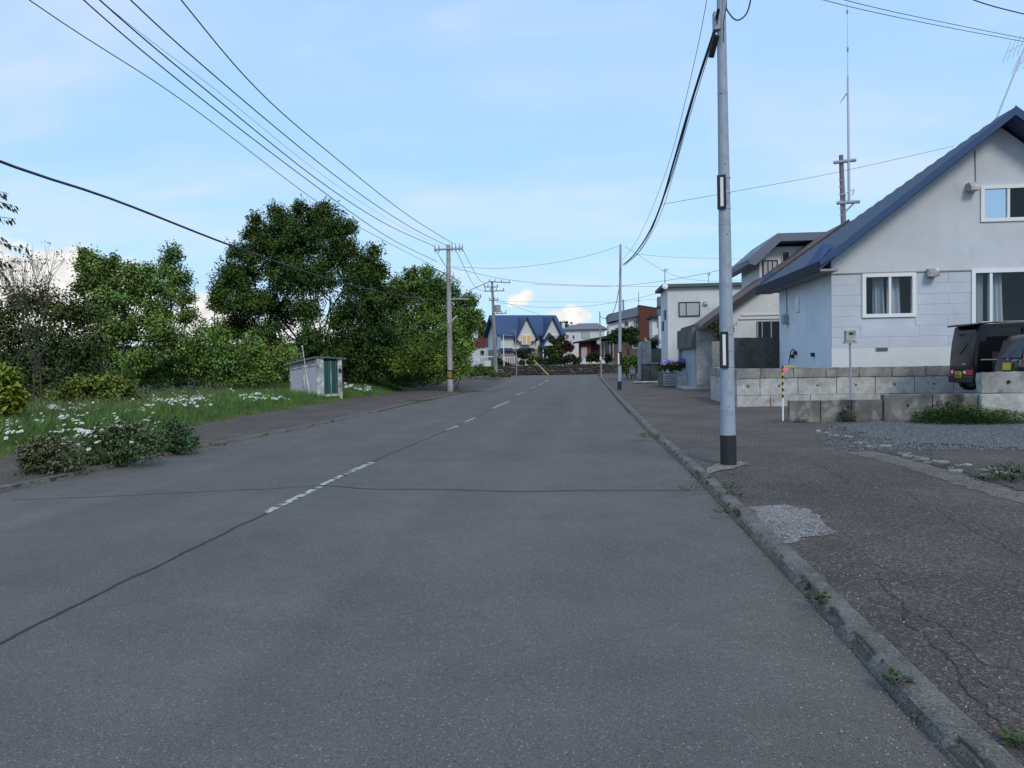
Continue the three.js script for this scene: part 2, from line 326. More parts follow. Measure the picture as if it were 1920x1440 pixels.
{ // cross street in front of the stone wall
  const g = stripSheet(() => -24, () => 26, () => -0.006, () => -0.006, zline(lastR.z + 6, -86.3, 20, 1), 60, (x, z) => { const v = 1.05 + 0.2 * fbm(x * 0.3, z * 0.3, 2, 4); return [v, v, v]; });
  struct('cross_street', g, M.road, 'asphalt cross street at the foot of the stone wall');
}
// ribbons for cracks and paint
function ribbon(pts, w, y, jit = 0, step = 0.12, wv = 0.5) {
  const c = new THREE.CatmullRomCurve3(pts, false, 'centripetal'), L = c.getLength(), n = Math.max(2, Math.ceil(L / step)), pos = [], uv = [], idx = [];
  for (let i = 0; i <= n; i++) {
    const p = c.getPointAt(i / n), t = c.getTangentAt(i / n), s = V(-t.z, 0, t.x).normalize();
    p.addScaledVector(s, jit * (fbm(i * step * 2.2, w * 100, pts[0].x, 5) * 2 + (((i * 7919) % 13) / 13 - 0.5) * 0.22));
    const hw = w / 2 * (1 + wv * 2 * fbm(i * 0.4, 7, pts[0].z, 3));
    pos.push(p.x - s.x * hw, y(p), p.z - s.z * hw, p.x + s.x * hw, y(p), p.z + s.z * hw); uv.push(p.x, p.z, p.x + s.x * w, p.z + s.z * w);
    if (i < n) { const a = i * 2; idx.push(a, a + 1, a + 2, a + 1, a + 3, a + 2); }
  }
  const g = new THREE.BufferGeometry(); g.setAttribute('position', new THREE.Float32BufferAttribute(pos, 3)); g.setAttribute('uv', new THREE.Float32BufferAttribute(uv, 2)); g.setIndex(idx); g.computeVertexNormals(); return g;
}
const flat = (h) => () => h;
mesh('seam', ribbon(centreLine.slice(1).map((p) => V(p.x + 0.03, 0, p.z)), 0.03, flat(0.003), 0.03, 0.06), M.crack, roadMesh);
mesh('crack', ribbon(poly([[600, 910], [700, 917], [830, 918], [980, 922], [1100, 920], [1230, 920], [1322, 919]], 0), 0.035, flat(0.003), 0.03, 0.05), M.crack, roadMesh);
mesh('crack', ribbon(poly([[600, 910], [500, 917], [380, 922], [250, 928], [130, 934], [20, 938]], 0), 0.018, flat(0.003), 0.04, 0.06), M.crack, roadMesh);
mesh('crack', ribbon(poly([[1170, 826], [1195, 827], [1222, 826]], 0), 0.03, flat(0.003), 0.03, 0.06), M.crack, roadMesh);
for (const [a, b, w] of [[[497, 962], [600, 913], 0.10], [[603, 910], [660, 883], 0.085], [[655, 886], [700, 867], 0.12], [[838, 806], [858, 799], 0.11], [[870, 792], [892, 783], 0.08], [[924, 766], [955, 752], 0.15], [[968, 741], [984, 735], 0.13], [[995, 728.5], [1006, 724.5], 0.13], [[1010, 722], [1019, 718.5], 0.13], [[1023, 715.5], [1028, 713], 0.13]])
  mesh('road_marking', ribbon(poly([a, [(a[0] + b[0]) / 2, (a[1] + b[1]) / 2], b], 0), w, flat(0.0055), 0.0, 0.1, 0.25), M.paint, roadMesh);

// kerbs: each near stone a piece, the far ones joined
function kerb(name, label, line, width, height, side, z0, zNear, zEnd, len) {
  const k = new THREE.Group(); k.name = name; scene.add(k); tag(k, label, null, null, 'structure');
  const far = []; let z = z0, i = 0;
  const stone = (za, zb) => {
    const xa = atz(line, za), xb = atz(line, zb), L = Math.hypot(xb - xa, zb - za), near = za > zNear;
    let g = new THREE.BoxGeometry(width, height + 0.06, L - 0.014, near ? 7 : 1, near ? 5 : 1, near ? 40 : 1);
    const p = g.attributes.position;
    for (let q = 0; q < p.count; q++) {                    // rounded, chipped arris on the road side
      let x = p.getX(q), y = p.getY(q); const zz = p.getZ(q);
      if (near) {
        const edge = sstep(0.35, 1, (-side * x) / (width / 2)) * sstep(0.0, 1, y / ((height + 0.06) / 2));
        const chip = Math.max(0, fbm(zz * 2.6 + i * 3.1, i * 1.7, 5, 4)) * 0.2 + Math.max(0, fbm(zz * 9 + i, 2, 1, 3)) * 0.08;
        x += side * edge * (0.018 + chip); y -= edge * (0.014 + chip * 0.7);
        y += 0.012 * fbm(x * 9, zz * 5 + i, 3, 3); x += 0.010 * fbm(y * 12, zz * 4 + i * 2, 8, 3);
        p.setXY(q, x, y);
      }
    }
    g.computeVertexNormals(); g.rotateY(Math.atan2(xa - xb, za - zb)); g.translate((xa + xb) / 2 + side * width / 2, height / 2 - 0.03 + rr(-0.006, 0.006), (za + zb) / 2);
    if (near) { g.rotateY(0); mesh('kerb_stone', muv(g), M.kerb, k); } else far.push(muv(g));
    i++;
  };
  while (z > zEnd) { const zb = Math.max(zEnd, z - len * rr(0.9, 1.1)); stone(z, zb); z = zb; }
  const m = mesh('kerb_run', far, M.kerb, k); m.userData.kind = 'stuff';
}
reseed(31);
kerb('right_kerb', 'weathered concrete kerb along the right pavement', rightEdge, 0.17, 0.075, 1, 4, -22, lastR.z, 0.95);
kerb('left_kerb', 'low weathered concrete kerb along the left path', leftEdge, 0.16, 0.06, -1, 4, -24, lastL.z, 0.95);

// right pavement and forecourt ground: rises towards the parked cars
const lotY = (x, z) => 0.06 + 0.47 * sstep(4.9, 9.5, x) * sstep(-18.9, -20.6, z) * sstep(-31, -28, z) ;
const pathCol = (x, z) => {
  let v = 1 + 0.34 * fbm(x * 0.6, z * 0.35, 11, 4) + 0.28 * fbm(x * 2.2, z * 2.2, 4, 4);
  const w = 0.5 + 0.9 * fbm(x * 0.4 + 3, z * 0.4, 8, 3), far = sstep(-8, -22, z);
  v *= 0.96 + 0.22 * far;
  return [v * (1 + 0.07 * w), v, v * (1 - 0.06 * w + 0.03 * far)];
};
const pavement = struct('pavement', stripSheet((z) => atz(rightEdge, z) + 0.14, () => 27, lotY, lotY, zline(6, -86, 320, 1.2), 80, pathCol), M.path, 'dark cracked asphalt pavement on the right, flecked with pale stones');
const pav = (px, py) => { let p = onY(px, py, 0.06); for (let i = 0; i < 6; i++) p = onY(px, py, lotY(p.x, p.z)); return p; };
function decal(name, pix, m, h, parent, rag = 0.05, up = pav) {
  const P = pix.map(([a, b]) => up(a, b)), pts = [];
  for (let i = 0; i < P.length; i++) { const a = P[i], b = P[(i + 1) % P.length], n = Math.max(2, Math.ceil(a.distanceTo(b) / 0.04)); for (let k = 0; k < n; k++) { const q = a.clone().lerp(b, k / n); pts.push(new THREE.Vector2(q.x + rag * 3 * fbm(q.x * 4, q.z * 4, 1, 5) + rr(-0.01, 0.01), -(q.z + rag * 3 * fbm(q.x * 4, q.z * 4, 9, 5) + rr(-0.01, 0.01)))); } }
  const g = new THREE.ShapeGeometry(new THREE.Shape(pts)); g.rotateX(-Math.PI / 2);
  const p = g.attributes.position; for (let i = 0; i < p.count; i++) p.setY(i, lotY(p.getX(i), p.getZ(i)) + h);
  g.computeVertexNormals(); return mesh(name, muv(g), m, parent);
}
decal('asphalt_patch', [[1408, 952], [1470, 948], [1515, 955], [1568, 998], [1520, 1010], [1468, 1022], [1430, 985]], M.patch, 0.004, pavement, 0.05);
decal('concrete_footing', [[1322, 880], [1345, 870], [1392, 866], [1402, 872], [1370, 880], [1330, 889]], M.patch, 0.012, pavement, 0.03);
decal('concrete_strip', [[1588, 849], [1640, 846], [1720, 866], [1925, 925], [1925, 948], [1800, 912], [1680, 872]], M.strip, 0.004, pavement, 0.05);
decal('dirt_strip', [[1545, 812], [1600, 806], [1680, 838], [1800, 866], [1925, 905], [1925, 922], [1720, 864], [1640, 845]], M.dirt, 0.008, pavement, 0.1);
struct('gravel_lot', (() => {
  const pts = [[1560, 799], [1640, 789], [1720, 785], [1800, 782], [1925, 778], [1925, 842], [1840, 838], [1760, 833], [1680, 833], [1645, 824], [1600, 810]].map(([a, b]) => pav(a, b));
  const P = []; for (let i = 0; i < pts.length; i++) { const a = pts[i], b = pts[(i + 1) % pts.length]; for (let k = 0; k < 24; k++) { const q = a.clone().lerp(b, k / 24); P.push(new THREE.Vector2(q.x + 0.7 * fbm(q.x * 2, q.z * 2, 3, 5), Math.min(18.5, -q.z + 0.7 * fbm(q.x * 2, q.z * 2, 7, 5)))); } }
  const g = new THREE.ShapeGeometry(new THREE.Shape(P)); g.rotateX(-Math.PI / 2); const p = g.attributes.position; for (let i = 0; i < p.count; i++) p.setY(i, lotY(p.getX(i), p.getZ(i)) + 0.012); g.computeVertexNormals(); return muv(g);
})(), M.gravel, 'blue-grey gravel lot below the low concrete walls');
for (const [pp, w] of [
  [[[1510, 862], [1560, 882], [1600, 910]], 0.02], [[[1640, 1075], [1690, 1140], [1760, 1220], [1850, 1330], [1940, 1430]], 0.025], [[[1568, 1065], [1600, 1055], [1640, 1062], [1700, 1100]], 0.015],
  [[[1640, 1120], [1760, 1180], [1850, 1240], [1915, 1255]], 0.015], [[[1580, 1030], [1660, 1000], [1790, 970], [1910, 1010]], 0.012], [[[1700, 920], [1800, 985], [1915, 1040]], 0.014], [[[1450, 960], [1470, 985], [1540, 990]], 0.012], [[[1440, 1000], [1500, 975], [1560, 968]], 0.01],
  [[[1180, 770], [1300, 768], [1420, 775]], 0.02], [[[1840, 1255], [1860, 1310], [1900, 1340]], 0.012]])
  mesh('crack', ribbon(pp.map(([a, b]) => pav(a, b)), w * 0.4, (p) => lotY(p.x, p.z) + 0.005, 0.09, 0.025, 1.2), M.crack, pavement);
{ // broken white edge stones along the dirt strip
  reseed(8);
  const run = [[1543, 811], [1578, 818], [1620, 831], [1645, 838], [1690, 850], [1712, 857], [1735, 863], [1760, 868], [1780, 882], [1815, 872], [1850, 880], [1890, 888], [1870, 893]];
  const o = thing('edge_stones', 'broken pale edge stones in a row beside the gravel lot', 'stones'); 
  for (const [a, b] of run) for (let k = 0; k < 4; k++) {
    const p = pav(a + rr(-16, 16), b + rr(-2, 3)), g = jitter(new THREE.BoxGeometry(rr(0.05, 0.2), rr(0.02, 0.035), rr(0.03, 0.06), 3, 2, 2), 0.025, 9, k + a);
    g.rotateY(-0.5 + rr(-0.35, 0.35)); g.translate(p.x, p.y + 0.008, p.z); mesh('stone', muv(g), k % 3 === 0 ? M.concrete : M.strip2, o);
  }
}
{ // loose stones on and round the gravel, grit along the kerbs
  reseed(515);
  const st = jitter(new THREE.IcosahedronGeometry(0.5, 0), 0.12, 2, 3, 1), A = [], B = [];
  for (let k = 0; k < 5200; k++) { const p = pav(rr(1540, 1925), 783 + 62 * Math.pow(rnd(), 0.8)); if (p.z < -18.4) continue; const q = 0.09 + 0.13 * rnd(), w = rr(0.85, 1.15); A.push([p.x, p.y + 0.012, p.z, rnd() * 6.28, 0.016 + 0.03 * rnd() * rnd() + (rnd() < 0.015 ? 0.03 : 0), [q * w, q * 1.03, q * 1.03]]); }
  for (let k = 0; k < 2600; k++) { const z = -2.2 - 24 * Math.pow(rnd(), 1.7), p = [atz(rightEdge, z) - Math.pow(rnd(), 2.2) * 0.5 + 0.01, 0.003, z], q = rr(0.1, 0.36); B.push([p[0], p[1], p[2], rnd() * 6.28, rr(0.004, 0.012), [q, q * 0.96, q * 0.88]]); }
  for (let k = 0; k < 1500; k++) { const z = -2.2 - 18 * Math.pow(rnd(), 1.4), x = atz(rightEdge, z) + 0.2 + 4.5 * Math.pow(rnd(), 1.4), q = rr(0.12, 0.5); B.push([x, lotY(x, z) + 0.002, z, rnd() * 6.28, rr(0.004, 0.013), [q, q * 0.97, q * 0.92]]); }
  const lg = mat([1, 1, 1], 0.95), put = (nm, sp, lb) => { const im = new THREE.InstancedMesh(st, lg, sp.length), o = new THREE.Object3D(), c = new THREE.Color(); sp.forEach((q, i) => { o.position.set(q[0], q[1], q[2]); o.rotation.set(q[3], q[3] * 2, 0); o.scale.set(q[4], q[4] * 0.7, q[4] * 0.9); o.updateMatrix(); im.setMatrixAt(i, o.matrix); c.setRGB(...q[5]); im.setColorAt(i, c); }); im.name = nm; scene.add(im); tag(im, lb, nm.replace('_', ' '), null, 'stuff'); };
  put('gravel', A, 'loose blue-grey gravel stones on the lot at the right'); put('grit', B, 'loose grit and chippings along the right kerb and pavement');
}
// left path
const grassEdgePix = [[-250, 915], [0, 858], [60, 838], [350, 800], [470, 778], [600, 757], [720, 738], [830, 716], [890, 708]];
const grassEdge = [V(-14, 0.05, 6), ...poly(grassEdgePix, 0.05), V(lastL.x - 1.3, 0.05, lastL.z)];
const leftPath = struct('path', stripSheet((z) => Math.min(atz(grassEdge, z) - 0.7, atz(leftEdge, z) - 0.4), (z) => atz(leftEdge, z) - 0.15, () => 0.045, () => 0.05, zline(6, lastL.z, 120, 1.4), 10, (x, z) => { const v = 1.02 + 0.3 * fbm(x * 0.7, z * 0.4, 15, 4) + 0.25 * fbm(x * 2.5, z * 2.5, 4, 3); return [v * 1.07, v, v * 0.95]; }), M.path, 'brownish asphalt path between kerb and grass on the left');

// ------------------------------------------------------------------ foliage tools
class Leaves {
  constructor() { this.p = []; this.n = []; this.c = []; this.i = []; }
  add(x, y, z, dir, nor, L, W, c) {                  // a folded leaf of two faces
    const k = this.p.length / 3, s = V().crossVectors(dir, nor).normalize(), t = dir, m = 0.22 * W;
    const a = [x, y, z], tip = [x + t.x * L, y + t.y * L - 0.12 * L, z + t.z * L];
    const l = [x + t.x * L * 0.45 + s.x * W + nor.x * m, y + t.y * L * 0.45 + s.y * W + nor.y * m, z + t.z * L * 0.45 + s.z * W + nor.z * m], r = [x + t.x * L * 0.45 - s.x * W + nor.x * m, y + t.y * L * 0.45 - s.y * W + nor.y * m, z + t.z * L * 0.45 - s.z * W + nor.z * m];
    for (const q of [a, l, tip, r]) { this.p.push(q[0], q[1], q[2]); this.n.push(nor.x, nor.y, nor.z); this.c.push(c[0], c[1], c[2]); }
    this.i.push(k, k + 1, k + 2, k, k + 2, k + 3);
  }
  build() { const g = new THREE.BufferGeometry(); g.setAttribute('position', new THREE.Float32BufferAttribute(this.p, 3)); g.setAttribute('normal', new THREE.Float32BufferAttribute(this.n, 3)); g.setAttribute('color', new THREE.Float32BufferAttribute(this.c, 3)); g.setIndex(this.i); return g; }
}
const rdir = () => { const u = rr(-1, 1), a = rnd() * 6.2832, q = Math.sqrt(1 - u * u); return V(q * Math.cos(a), u, q * Math.sin(a)); };
// blobs: [centre, radius, squash]; leaves sit in sprays spread through each blob, with gaps
function foliage(blobs, o, inner) {
  const L = new Leaves(), tw = [];
  for (const [c, R, sq = 0.85] of blobs) {
    const n = Math.round(o.sprays * R * Math.max(R, o.minR ?? 0) * (0.7 + 0.3 * R));
    for (let k = 0; k < n; k++) {
      const d = rdir(), f = Math.pow(rnd(), 0.42), edge = 1 + 0.72 * fbm(d.x * 1.8 + c.x, d.y * 1.8 + c.y, d.z * 1.8 + c.z, 3);
      const p = V(c.x + d.x * R * f * edge, c.y + d.y * R * f * sq * edge, c.z + d.z * R * f * edge);
      if (R > 0.6 && fbm(p.x * o.gapF, p.y * o.gapF, p.z * o.gapF, 3) < o.gap) continue;
      if (p.y < (o.floor ?? 0.05)) continue;
      const out = V(d.x, d.y * 0.6 + 0.25 + rr(-0.3, 0.3), d.z).add(rdir().multiplyScalar(0.5)).normalize();
      if (k % (o.twig ?? 7) === 0) tw.push(rod(V(c.x + d.x * R * f * 0.35, c.y + d.y * R * f * 0.3 * sq - 0.1, c.z + d.z * R * f * 0.35), p, 0.022 * o.size / 0.15, 0.006, 3));
      const tone = clamp(1 + 1.2 * fbm(p.x * 0.9 + 40, p.y * 0.9, p.z * 0.9, 3) + rr(-0.12, 0.12), 0.5, 1.6);
      const hue = rr(-0.1, 0.1) + 0.5 * fbm(p.x * 0.5 - 9, p.y * 0.5, p.z * 0.5, 2);
      for (let j = 0; j < o.per; j++) {
        const t = j / o.per, q = p.clone().addScaledVector(out, (t - 0.5) * o.spray).add(rdir().multiplyScalar(o.spray * 0.34));
        const nd = rdir().multiplyScalar(0.75).add(V(0, 0.75, 0)).addScaledVector(d, 0.35).normalize(), dr = rdir().addScaledVector(out, 0.9).add(V(0, -(o.droop ?? 0.3), 0)).normalize();
        const s = o.size * rr(0.65, 1.25), tt = 1.3 * tone * rr(0.8, 1.2), col = o.col;
        L.add(q.x, q.y, q.z, dr, nd, s, s * (o.wide ?? 0.3), [col[0] * tt * (1 + hue), col[1] * tt, col[2] * tt * (1 - hue)]);
      }
    }
  }
  return [L.build(), tw];
}
function limb(a, b, r0, r1, bow = 0.12) {            // a tapered, slightly crooked limb
  const n = 7, pts = [], d = b.clone().sub(a), len = d.length(), side = rdir().multiplyScalar(len * bow);
  for (let i = 0; i <= n; i++) { const t = i / n; pts.push(a.clone().addScaledVector(d, t).addScaledVector(side, Math.sin(t * Math.PI)).add(rdir().multiplyScalar(len * 0.012))); }
  const out = []; for (let i = 0; i < n; i++) out.push(rod(pts[i], pts[i + 1].clone().lerp(pts[i], -0.06), lerp(r0, r1, i / n), lerp(r0, r1, (i + 1) / n), 7));
  return out;
}
function tree(name, label, base, z, pixBlobs, o) {
  const t = thing(name, label, o.category ?? 'tree', [0, 0, 0], 0, o.group);
  const blobs = pixBlobs.map(([px, py, r, dz = 0, sq]) => { const c = onZ(px, py, z + dz); return [c, 0.93 * r * -(z + dz) / F, sq ?? 0.85]; });
  const wood = [], top = blobs.reduce((a, b) => (b[0].y > a[0].y ? b : a))[0], b0 = V(base.x, -0.1, base.z);
  if (o.trunk) {
    const fork = V(lerp(base.x, top.x, 0.3), lerp(0, top.y, o.fork ?? 0.35), lerp(base.z, top.z, 0.3));
    wood.push(...limb(b0, fork, o.trunk, o.trunk * 0.7, 0.03));
    for (const [c, R] of blobs) wood.push(...limb(fork.clone().add(V(0, rr(-0.6, 0.4), 0)), c, o.trunk * clamp(R / 3.2, 0.18, 0.55), 0.03, 0.1));
  } else for (const [c] of blobs) wood.push(...limb(V(lerp(base.x, c.x, 0.6) + rr(-0.2, 0.2), 0, lerp(base.z, c.z, 0.6)), c, o.stem ?? 0.04, 0.015, 0.1));
  const [crown, tw] = foliage(blobs, o);
  mesh(o.trunk ? 'crown' : 'foliage', crown, M.leaf, t);
  const wm = mesh(o.trunk ? 'trunk' : 'stem', [...wood, ...tw], o.barkM ?? M.bark, t); if (!o.trunk) wm.userData.kind = 'stuff';
  return t;
}

// ------------------------------------------------------------------ distant hills and trees
{
  const g = new THREE.PlaneGeometry(900, 140, 150, 24); g.rotateX(-Math.PI / 2); g.translate(-180, 0, -420);
  const p = g.attributes.position;
  for (let i = 0; i < p.count; i++) { const x = p.getX(i), z = p.getZ(i), t = sstep(-350, -440, z); p.setY(i, -1 + t * (15 + 9 * fbm(x * 0.006, 3, 1, 3) - 9 * sstep(-120, 60, x)) + t * 2.4 * fbm(x * 0.12, z * 0.12, 4, 3)); }
  g.computeVertexNormals();
  struct('hills', muv(g), mat([0.10, 0.15, 0.05], 1, { map: T.soil }), 'low wooded hills far behind the trees and houses');
}
const wide = { sprays: 40, per: 12, spray: 1.4, size: 0.75, wide: 0.42, gap: -0.35, gapF: 0.5, col: [0.085, 0.125, 0.035], trunk: 0.3, group: null };
reseed(3);
tree('distant_tree', 'pale green tree behind the left end of the blue-roofed house', V(-21, 0, -150), -150, [[895, 622, 22], [880, 630, 20], [906, 640, 16]], { ...wide });
tree('distant_tree', 'pale green tree between the blue roof and the grey-roofed house', V(-6, 0, -150), -150, [[1050, 640, 14], [1057, 615, 9], [1046, 655, 14], [1060, 650, 12]], { ...wide });

// ------------------------------------------------------------------ trees and bushes on the left
const dk = { sprays: 135, per: 34, spray: 0.58, size: 0.13, wide: 0.34, gap: -0.15, gapF: 0.95, minR: 0.8, col: [0.055, 0.096, 0.022], droop: 0.35, twig: 22 };
reseed(101);
tree('broadleaf_tree', 'tall dark broadleaf tree with a wide crown, behind the white shed', onY(585, 705, 0), -45, [
  [545, 445, 62], [610, 425, 46], [622, 470, 44], [500, 475, 52], [452, 505, 42], [525, 410, 26], [592, 405, 26], [640, 450, 28], [475, 440, 20], [430, 530, 34], [425, 570, 32], [470, 560, 44, 1.5], [545, 515, 52, 1], [600, 520, 40], [520, 585, 46, -1], [575, 580, 34, 1], [455, 610, 36], [500, 640, 46, 2], [590, 640, 44, 2], [425, 620, 28, 1], [515, 395, 11, 0, 1.3], [560, 392, 12, 0, 1.2], [608, 390, 12, 0, 1.2], [480, 412, 11, 0, 1.3], [655, 425, 12], [663, 470, 11], [408, 548, 12], [440, 470, 12, 0, 1.2], [655, 500, 16]], { ...dk, trunk: 0.26, fork: 0.22 });
tree('broadleaf_tree', 'dark broadleaf tree right of the tallest crown, leaning over the shed', onY(690, 705, 0), -42, [
  [688, 492, 26], [700, 520, 30], [668, 525, 34], [712, 560, 34], [672, 575, 44], [640, 600, 30], [720, 605, 34], [690, 630, 44], [650, 650, 42], [730, 655, 34], [690, 680, 40], [702, 470, 10, 0, 1.3], [712, 505, 10], [745, 560, 14]], { ...dk, trunk: 0.17, fork: 0.3, col: [0.046, 0.082, 0.020], gap: -0.2 });
tree('broadleaf_tree', 'round green tree beside the left concrete utility pole', onY(820, 700, 0), -48, [
  [790, 535, 36], [755, 540, 28], [830, 545, 34], [862, 575, 30], [745, 570, 28], [800, 570, 36], [770, 610, 38, 1], [830, 610, 40, 1], [875, 605, 24], [893, 590, 10], [790, 650, 44, 2], [850, 650, 38, 2], [868, 640, 26], [750, 650, 34, 1.5], [810, 685, 40, 2], [860, 680, 26, 2], [800, 512, 12], [770, 515, 10], [885, 560, 10], [720, 545, 12]], { ...dk, trunk: 0.22, fork: 0.3, col: [0.098, 0.165, 0.035], gap: -0.18 });
tree('slender_tree', 'slender pointed tree rising above the left hedge line', onY(320, 720, 0), -40, [
  [322, 478, 18, 0, 1.2], [312, 505, 22], [336, 520, 20], [318, 545, 28], [345, 560, 18], [300, 580, 28], [330, 600, 30], [352, 590, 16]], { ...dk, trunk: 0.12, col: [0.103, 0.169, 0.045], gap: -0.10, size: 0.13 });
tree('spreading_tree', 'light green spreading tree with loose layered branches at the left', onY(230, 730, 0), -34, [
  [165, 480, 15, 0, 1], [190, 505, 24], [225, 520, 28], [265, 520, 22], [170, 530, 22], [205, 555, 36], [255, 560, 36], [290, 535, 16], [170, 590, 34], [225, 610, 46], [285, 610, 38], [310, 640, 36], [250, 660, 46], [190, 650, 42], [155, 500, 9], [210, 490, 9], [245, 505, 10], [280, 510, 9], [152, 540, 10]], { ...dk, trunk: 0.14, fork: 0.3, col: [0.125, 0.194, 0.048], gap: -0.09, size: 0.13, barkM: M.barkPale, droop: 0.5 });
const bs = { ...dk, category: 'bush', sprays: 150, per: 19, spray: 0.5, size: 0.12, gap: -0.22, gapF: 1.1, twig: 40 };
tree('dense_bush', 'tall dark thicket of twiggy growth at the far left edge', onY(60, 760, 0), -27, [[20, 570, 44], [70, 565, 40], [120, 580, 42], [165, 590, 36], [30, 630, 56], [100, 640, 58], [160, 650, 50], [-40, 600, 60], [60, 700, 60], [150, 705, 50], [-30, 690, 70]], { ...bs, col: [0.066, 0.088, 0.028], trunk: 0 });
tree('dense_bush', 'mid green bush mass between the thicket and the white shed', onY(380, 730, 0), -36, [[350, 640, 40], [395, 625, 38], [420, 660, 42], [370, 680, 44], [320, 690, 40], [430, 695, 38], [475, 660, 34], [480, 700, 36], [520, 690, 30], [270, 700, 40], [535, 660, 24]], { ...bs, col: [0.122, 0.194, 0.043] });
tree('dense_bush', 'yellow-green bush low at the left edge of the photo', onY(-10, 800, 0), -17, [[0, 715, 34], [22, 740, 24], [-40, 730, 50], [5, 765, 26]], { ...bs, sprays: 170, size: 0.13, spray: 0.3, col: [0.20, 0.23, 0.03], gap: -0.1 });
tree('dense_bush', 'olive bush at the edge of the grass left of centre', onY(190, 775, 0), -25, [[150, 730, 30], [195, 720, 34], [235, 735, 28], [110, 745, 30], [215, 750, 30]], { ...bs, sprays: 190, size: 0.12, spray: 0.35, col: [0.13, 0.165, 0.036] });
tree('dense_bush', 'dark bush mass behind and right of the shed', onY(720, 720, 0), -43, [[650, 690, 34], [690, 700, 30], [735, 690, 36], [760, 700, 30], [610, 690, 30], [640, 655, 30], [780, 705, 22]], { ...bs, col: [0.06, 0.10, 0.026] });
tree('dense_bush', 'brighter green bush in front of the round tree', onY(800, 715, 0), -41, [[750, 680, 26], [780, 665, 26], [815, 640, 30], [820, 680, 26], [845, 620, 22], [870, 650, 20], [860, 690, 18]], { ...bs, col: [0.115, 0.175, 0.034] });
tree('young_tree', 'pale green sapling left of the shed with thin stems', onY(500, 735, 0), -38, [[470, 640, 20], [500, 670, 18], [535, 665, 16], [455, 690, 18], [505, 700, 20]], { ...bs, category: 'tree', trunk: 0.05, col: [0.125, 0.175, 0.06], barkM: M.barkPale });
tree('dense_bush', 'dim undergrowth at the back of the meadow left of centre', onY(340, 715, 0), -47, [[180, 705, 30], [230, 708, 26], [280, 705, 30], [330, 706, 28], [380, 704, 30], [430, 706, 28], [480, 704, 26], [530, 704, 28], [575, 700, 30], [130, 705, 30], [80, 708, 30], [360, 680, 30], [440, 680, 28], [260, 680, 30]], { ...bs, sprays: 90, size: 0.16, col: [0.07, 0.11, 0.03] });
{ // leafy branches reaching in at the left edge from a tree that stands outside the picture
  reseed(404);
  const t = thing('overhanging_tree', 'drooping leafy branches reaching in at the left edge of the photo', 'tree'), L = new Leaves(), w = [];
  const trunkTop = V(-13.2, 5.2, -14); w.push(...limb(V(-13.4, 0, -14), trunkTop, 0.14, 0.08, 0.03));
  for (const [px, py] of [[30, 388], [28, 412], [48, 468], [20, 500], [12, 362], [-30, 430], [-60, 480], [-90, 380], [-120, 440], [14, 525]]) {
    const e = onZ(px, py, -14 + rr(-0.4, 0.4)), s = trunkTop.clone().add(V(rr(-0.1, 0.4), rr(-0.7, 0.2), 0)); w.push(...limb(s, e, 0.02, 0.005, 0.06));
    const d = e.clone().sub(s).normalize();
    for (let k = 0; k < 44; k++) { const q = s.clone().lerp(e, 0.35 + 0.65 * k / 44).add(rdir().multiplyScalar(0.05)), dr = V(d.x * 0.5, -0.8 + rr(-0.25, 0.25), rr(-0.4, 0.4)).normalize(); const tt = rr(0.7, 1.3); L.add(q.x, q.y, q.z, dr, rdir().add(V(0, 0.4, 0.6)).normalize(), rr(0.1, 0.16), 0.028, [0.06 * tt, 0.075 * tt, 0.03 * tt]); }
  }
  mesh('foliage', L.build(), M.leaf, t); mesh('branch', w, M.bark, t);
}
{ // bare twiggy tree
  reseed(909);
  const t = thing('bare_tree', 'bare twiggy grey tree standing before the far-left thicket', 'tree'), w = [], L = new Leaves();
  const grow = (a, d, len, r, k) => {
    const b = a.clone().addScaledVector(d, len); w.push(rod(a, b, r, r * 0.72, 5));
    if (k === 0) { if (rnd() < 0.5) for (let i = 0; i < 3; i++) { const q = b.clone().add(rdir().multiplyScalar(0.08)); L.add(q.x, q.y, q.z, rdir(), rdir(), 0.07, 0.025, [0.07, 0.07, 0.04]); } return; }
    const n = 2 + (rnd() < 0.55 ? 1 : 0); for (let i = 0; i < n; i++) grow(b, d.clone().add(rdir().multiplyScalar(0.42)).add(V(0, 0.14, 0)).normalize(), len * rr(0.68, 0.88), r * 0.66, k - 1);
  };
  for (const [px, l] of [[78, 1.55], [60, 1.35]]) { const b = onZ(px, 760, -23.5); b.y = 0; grow(b, V(rr(-0.1, 0.12), 1, rr(-0.1, 0.1)).normalize(), l, 0.03, 5); }
  mesh('twig_leaves', L.build(), M.leaf, t).userData.kind = 'stuff'; mesh('trunk', w, M.barkPale, t);
}

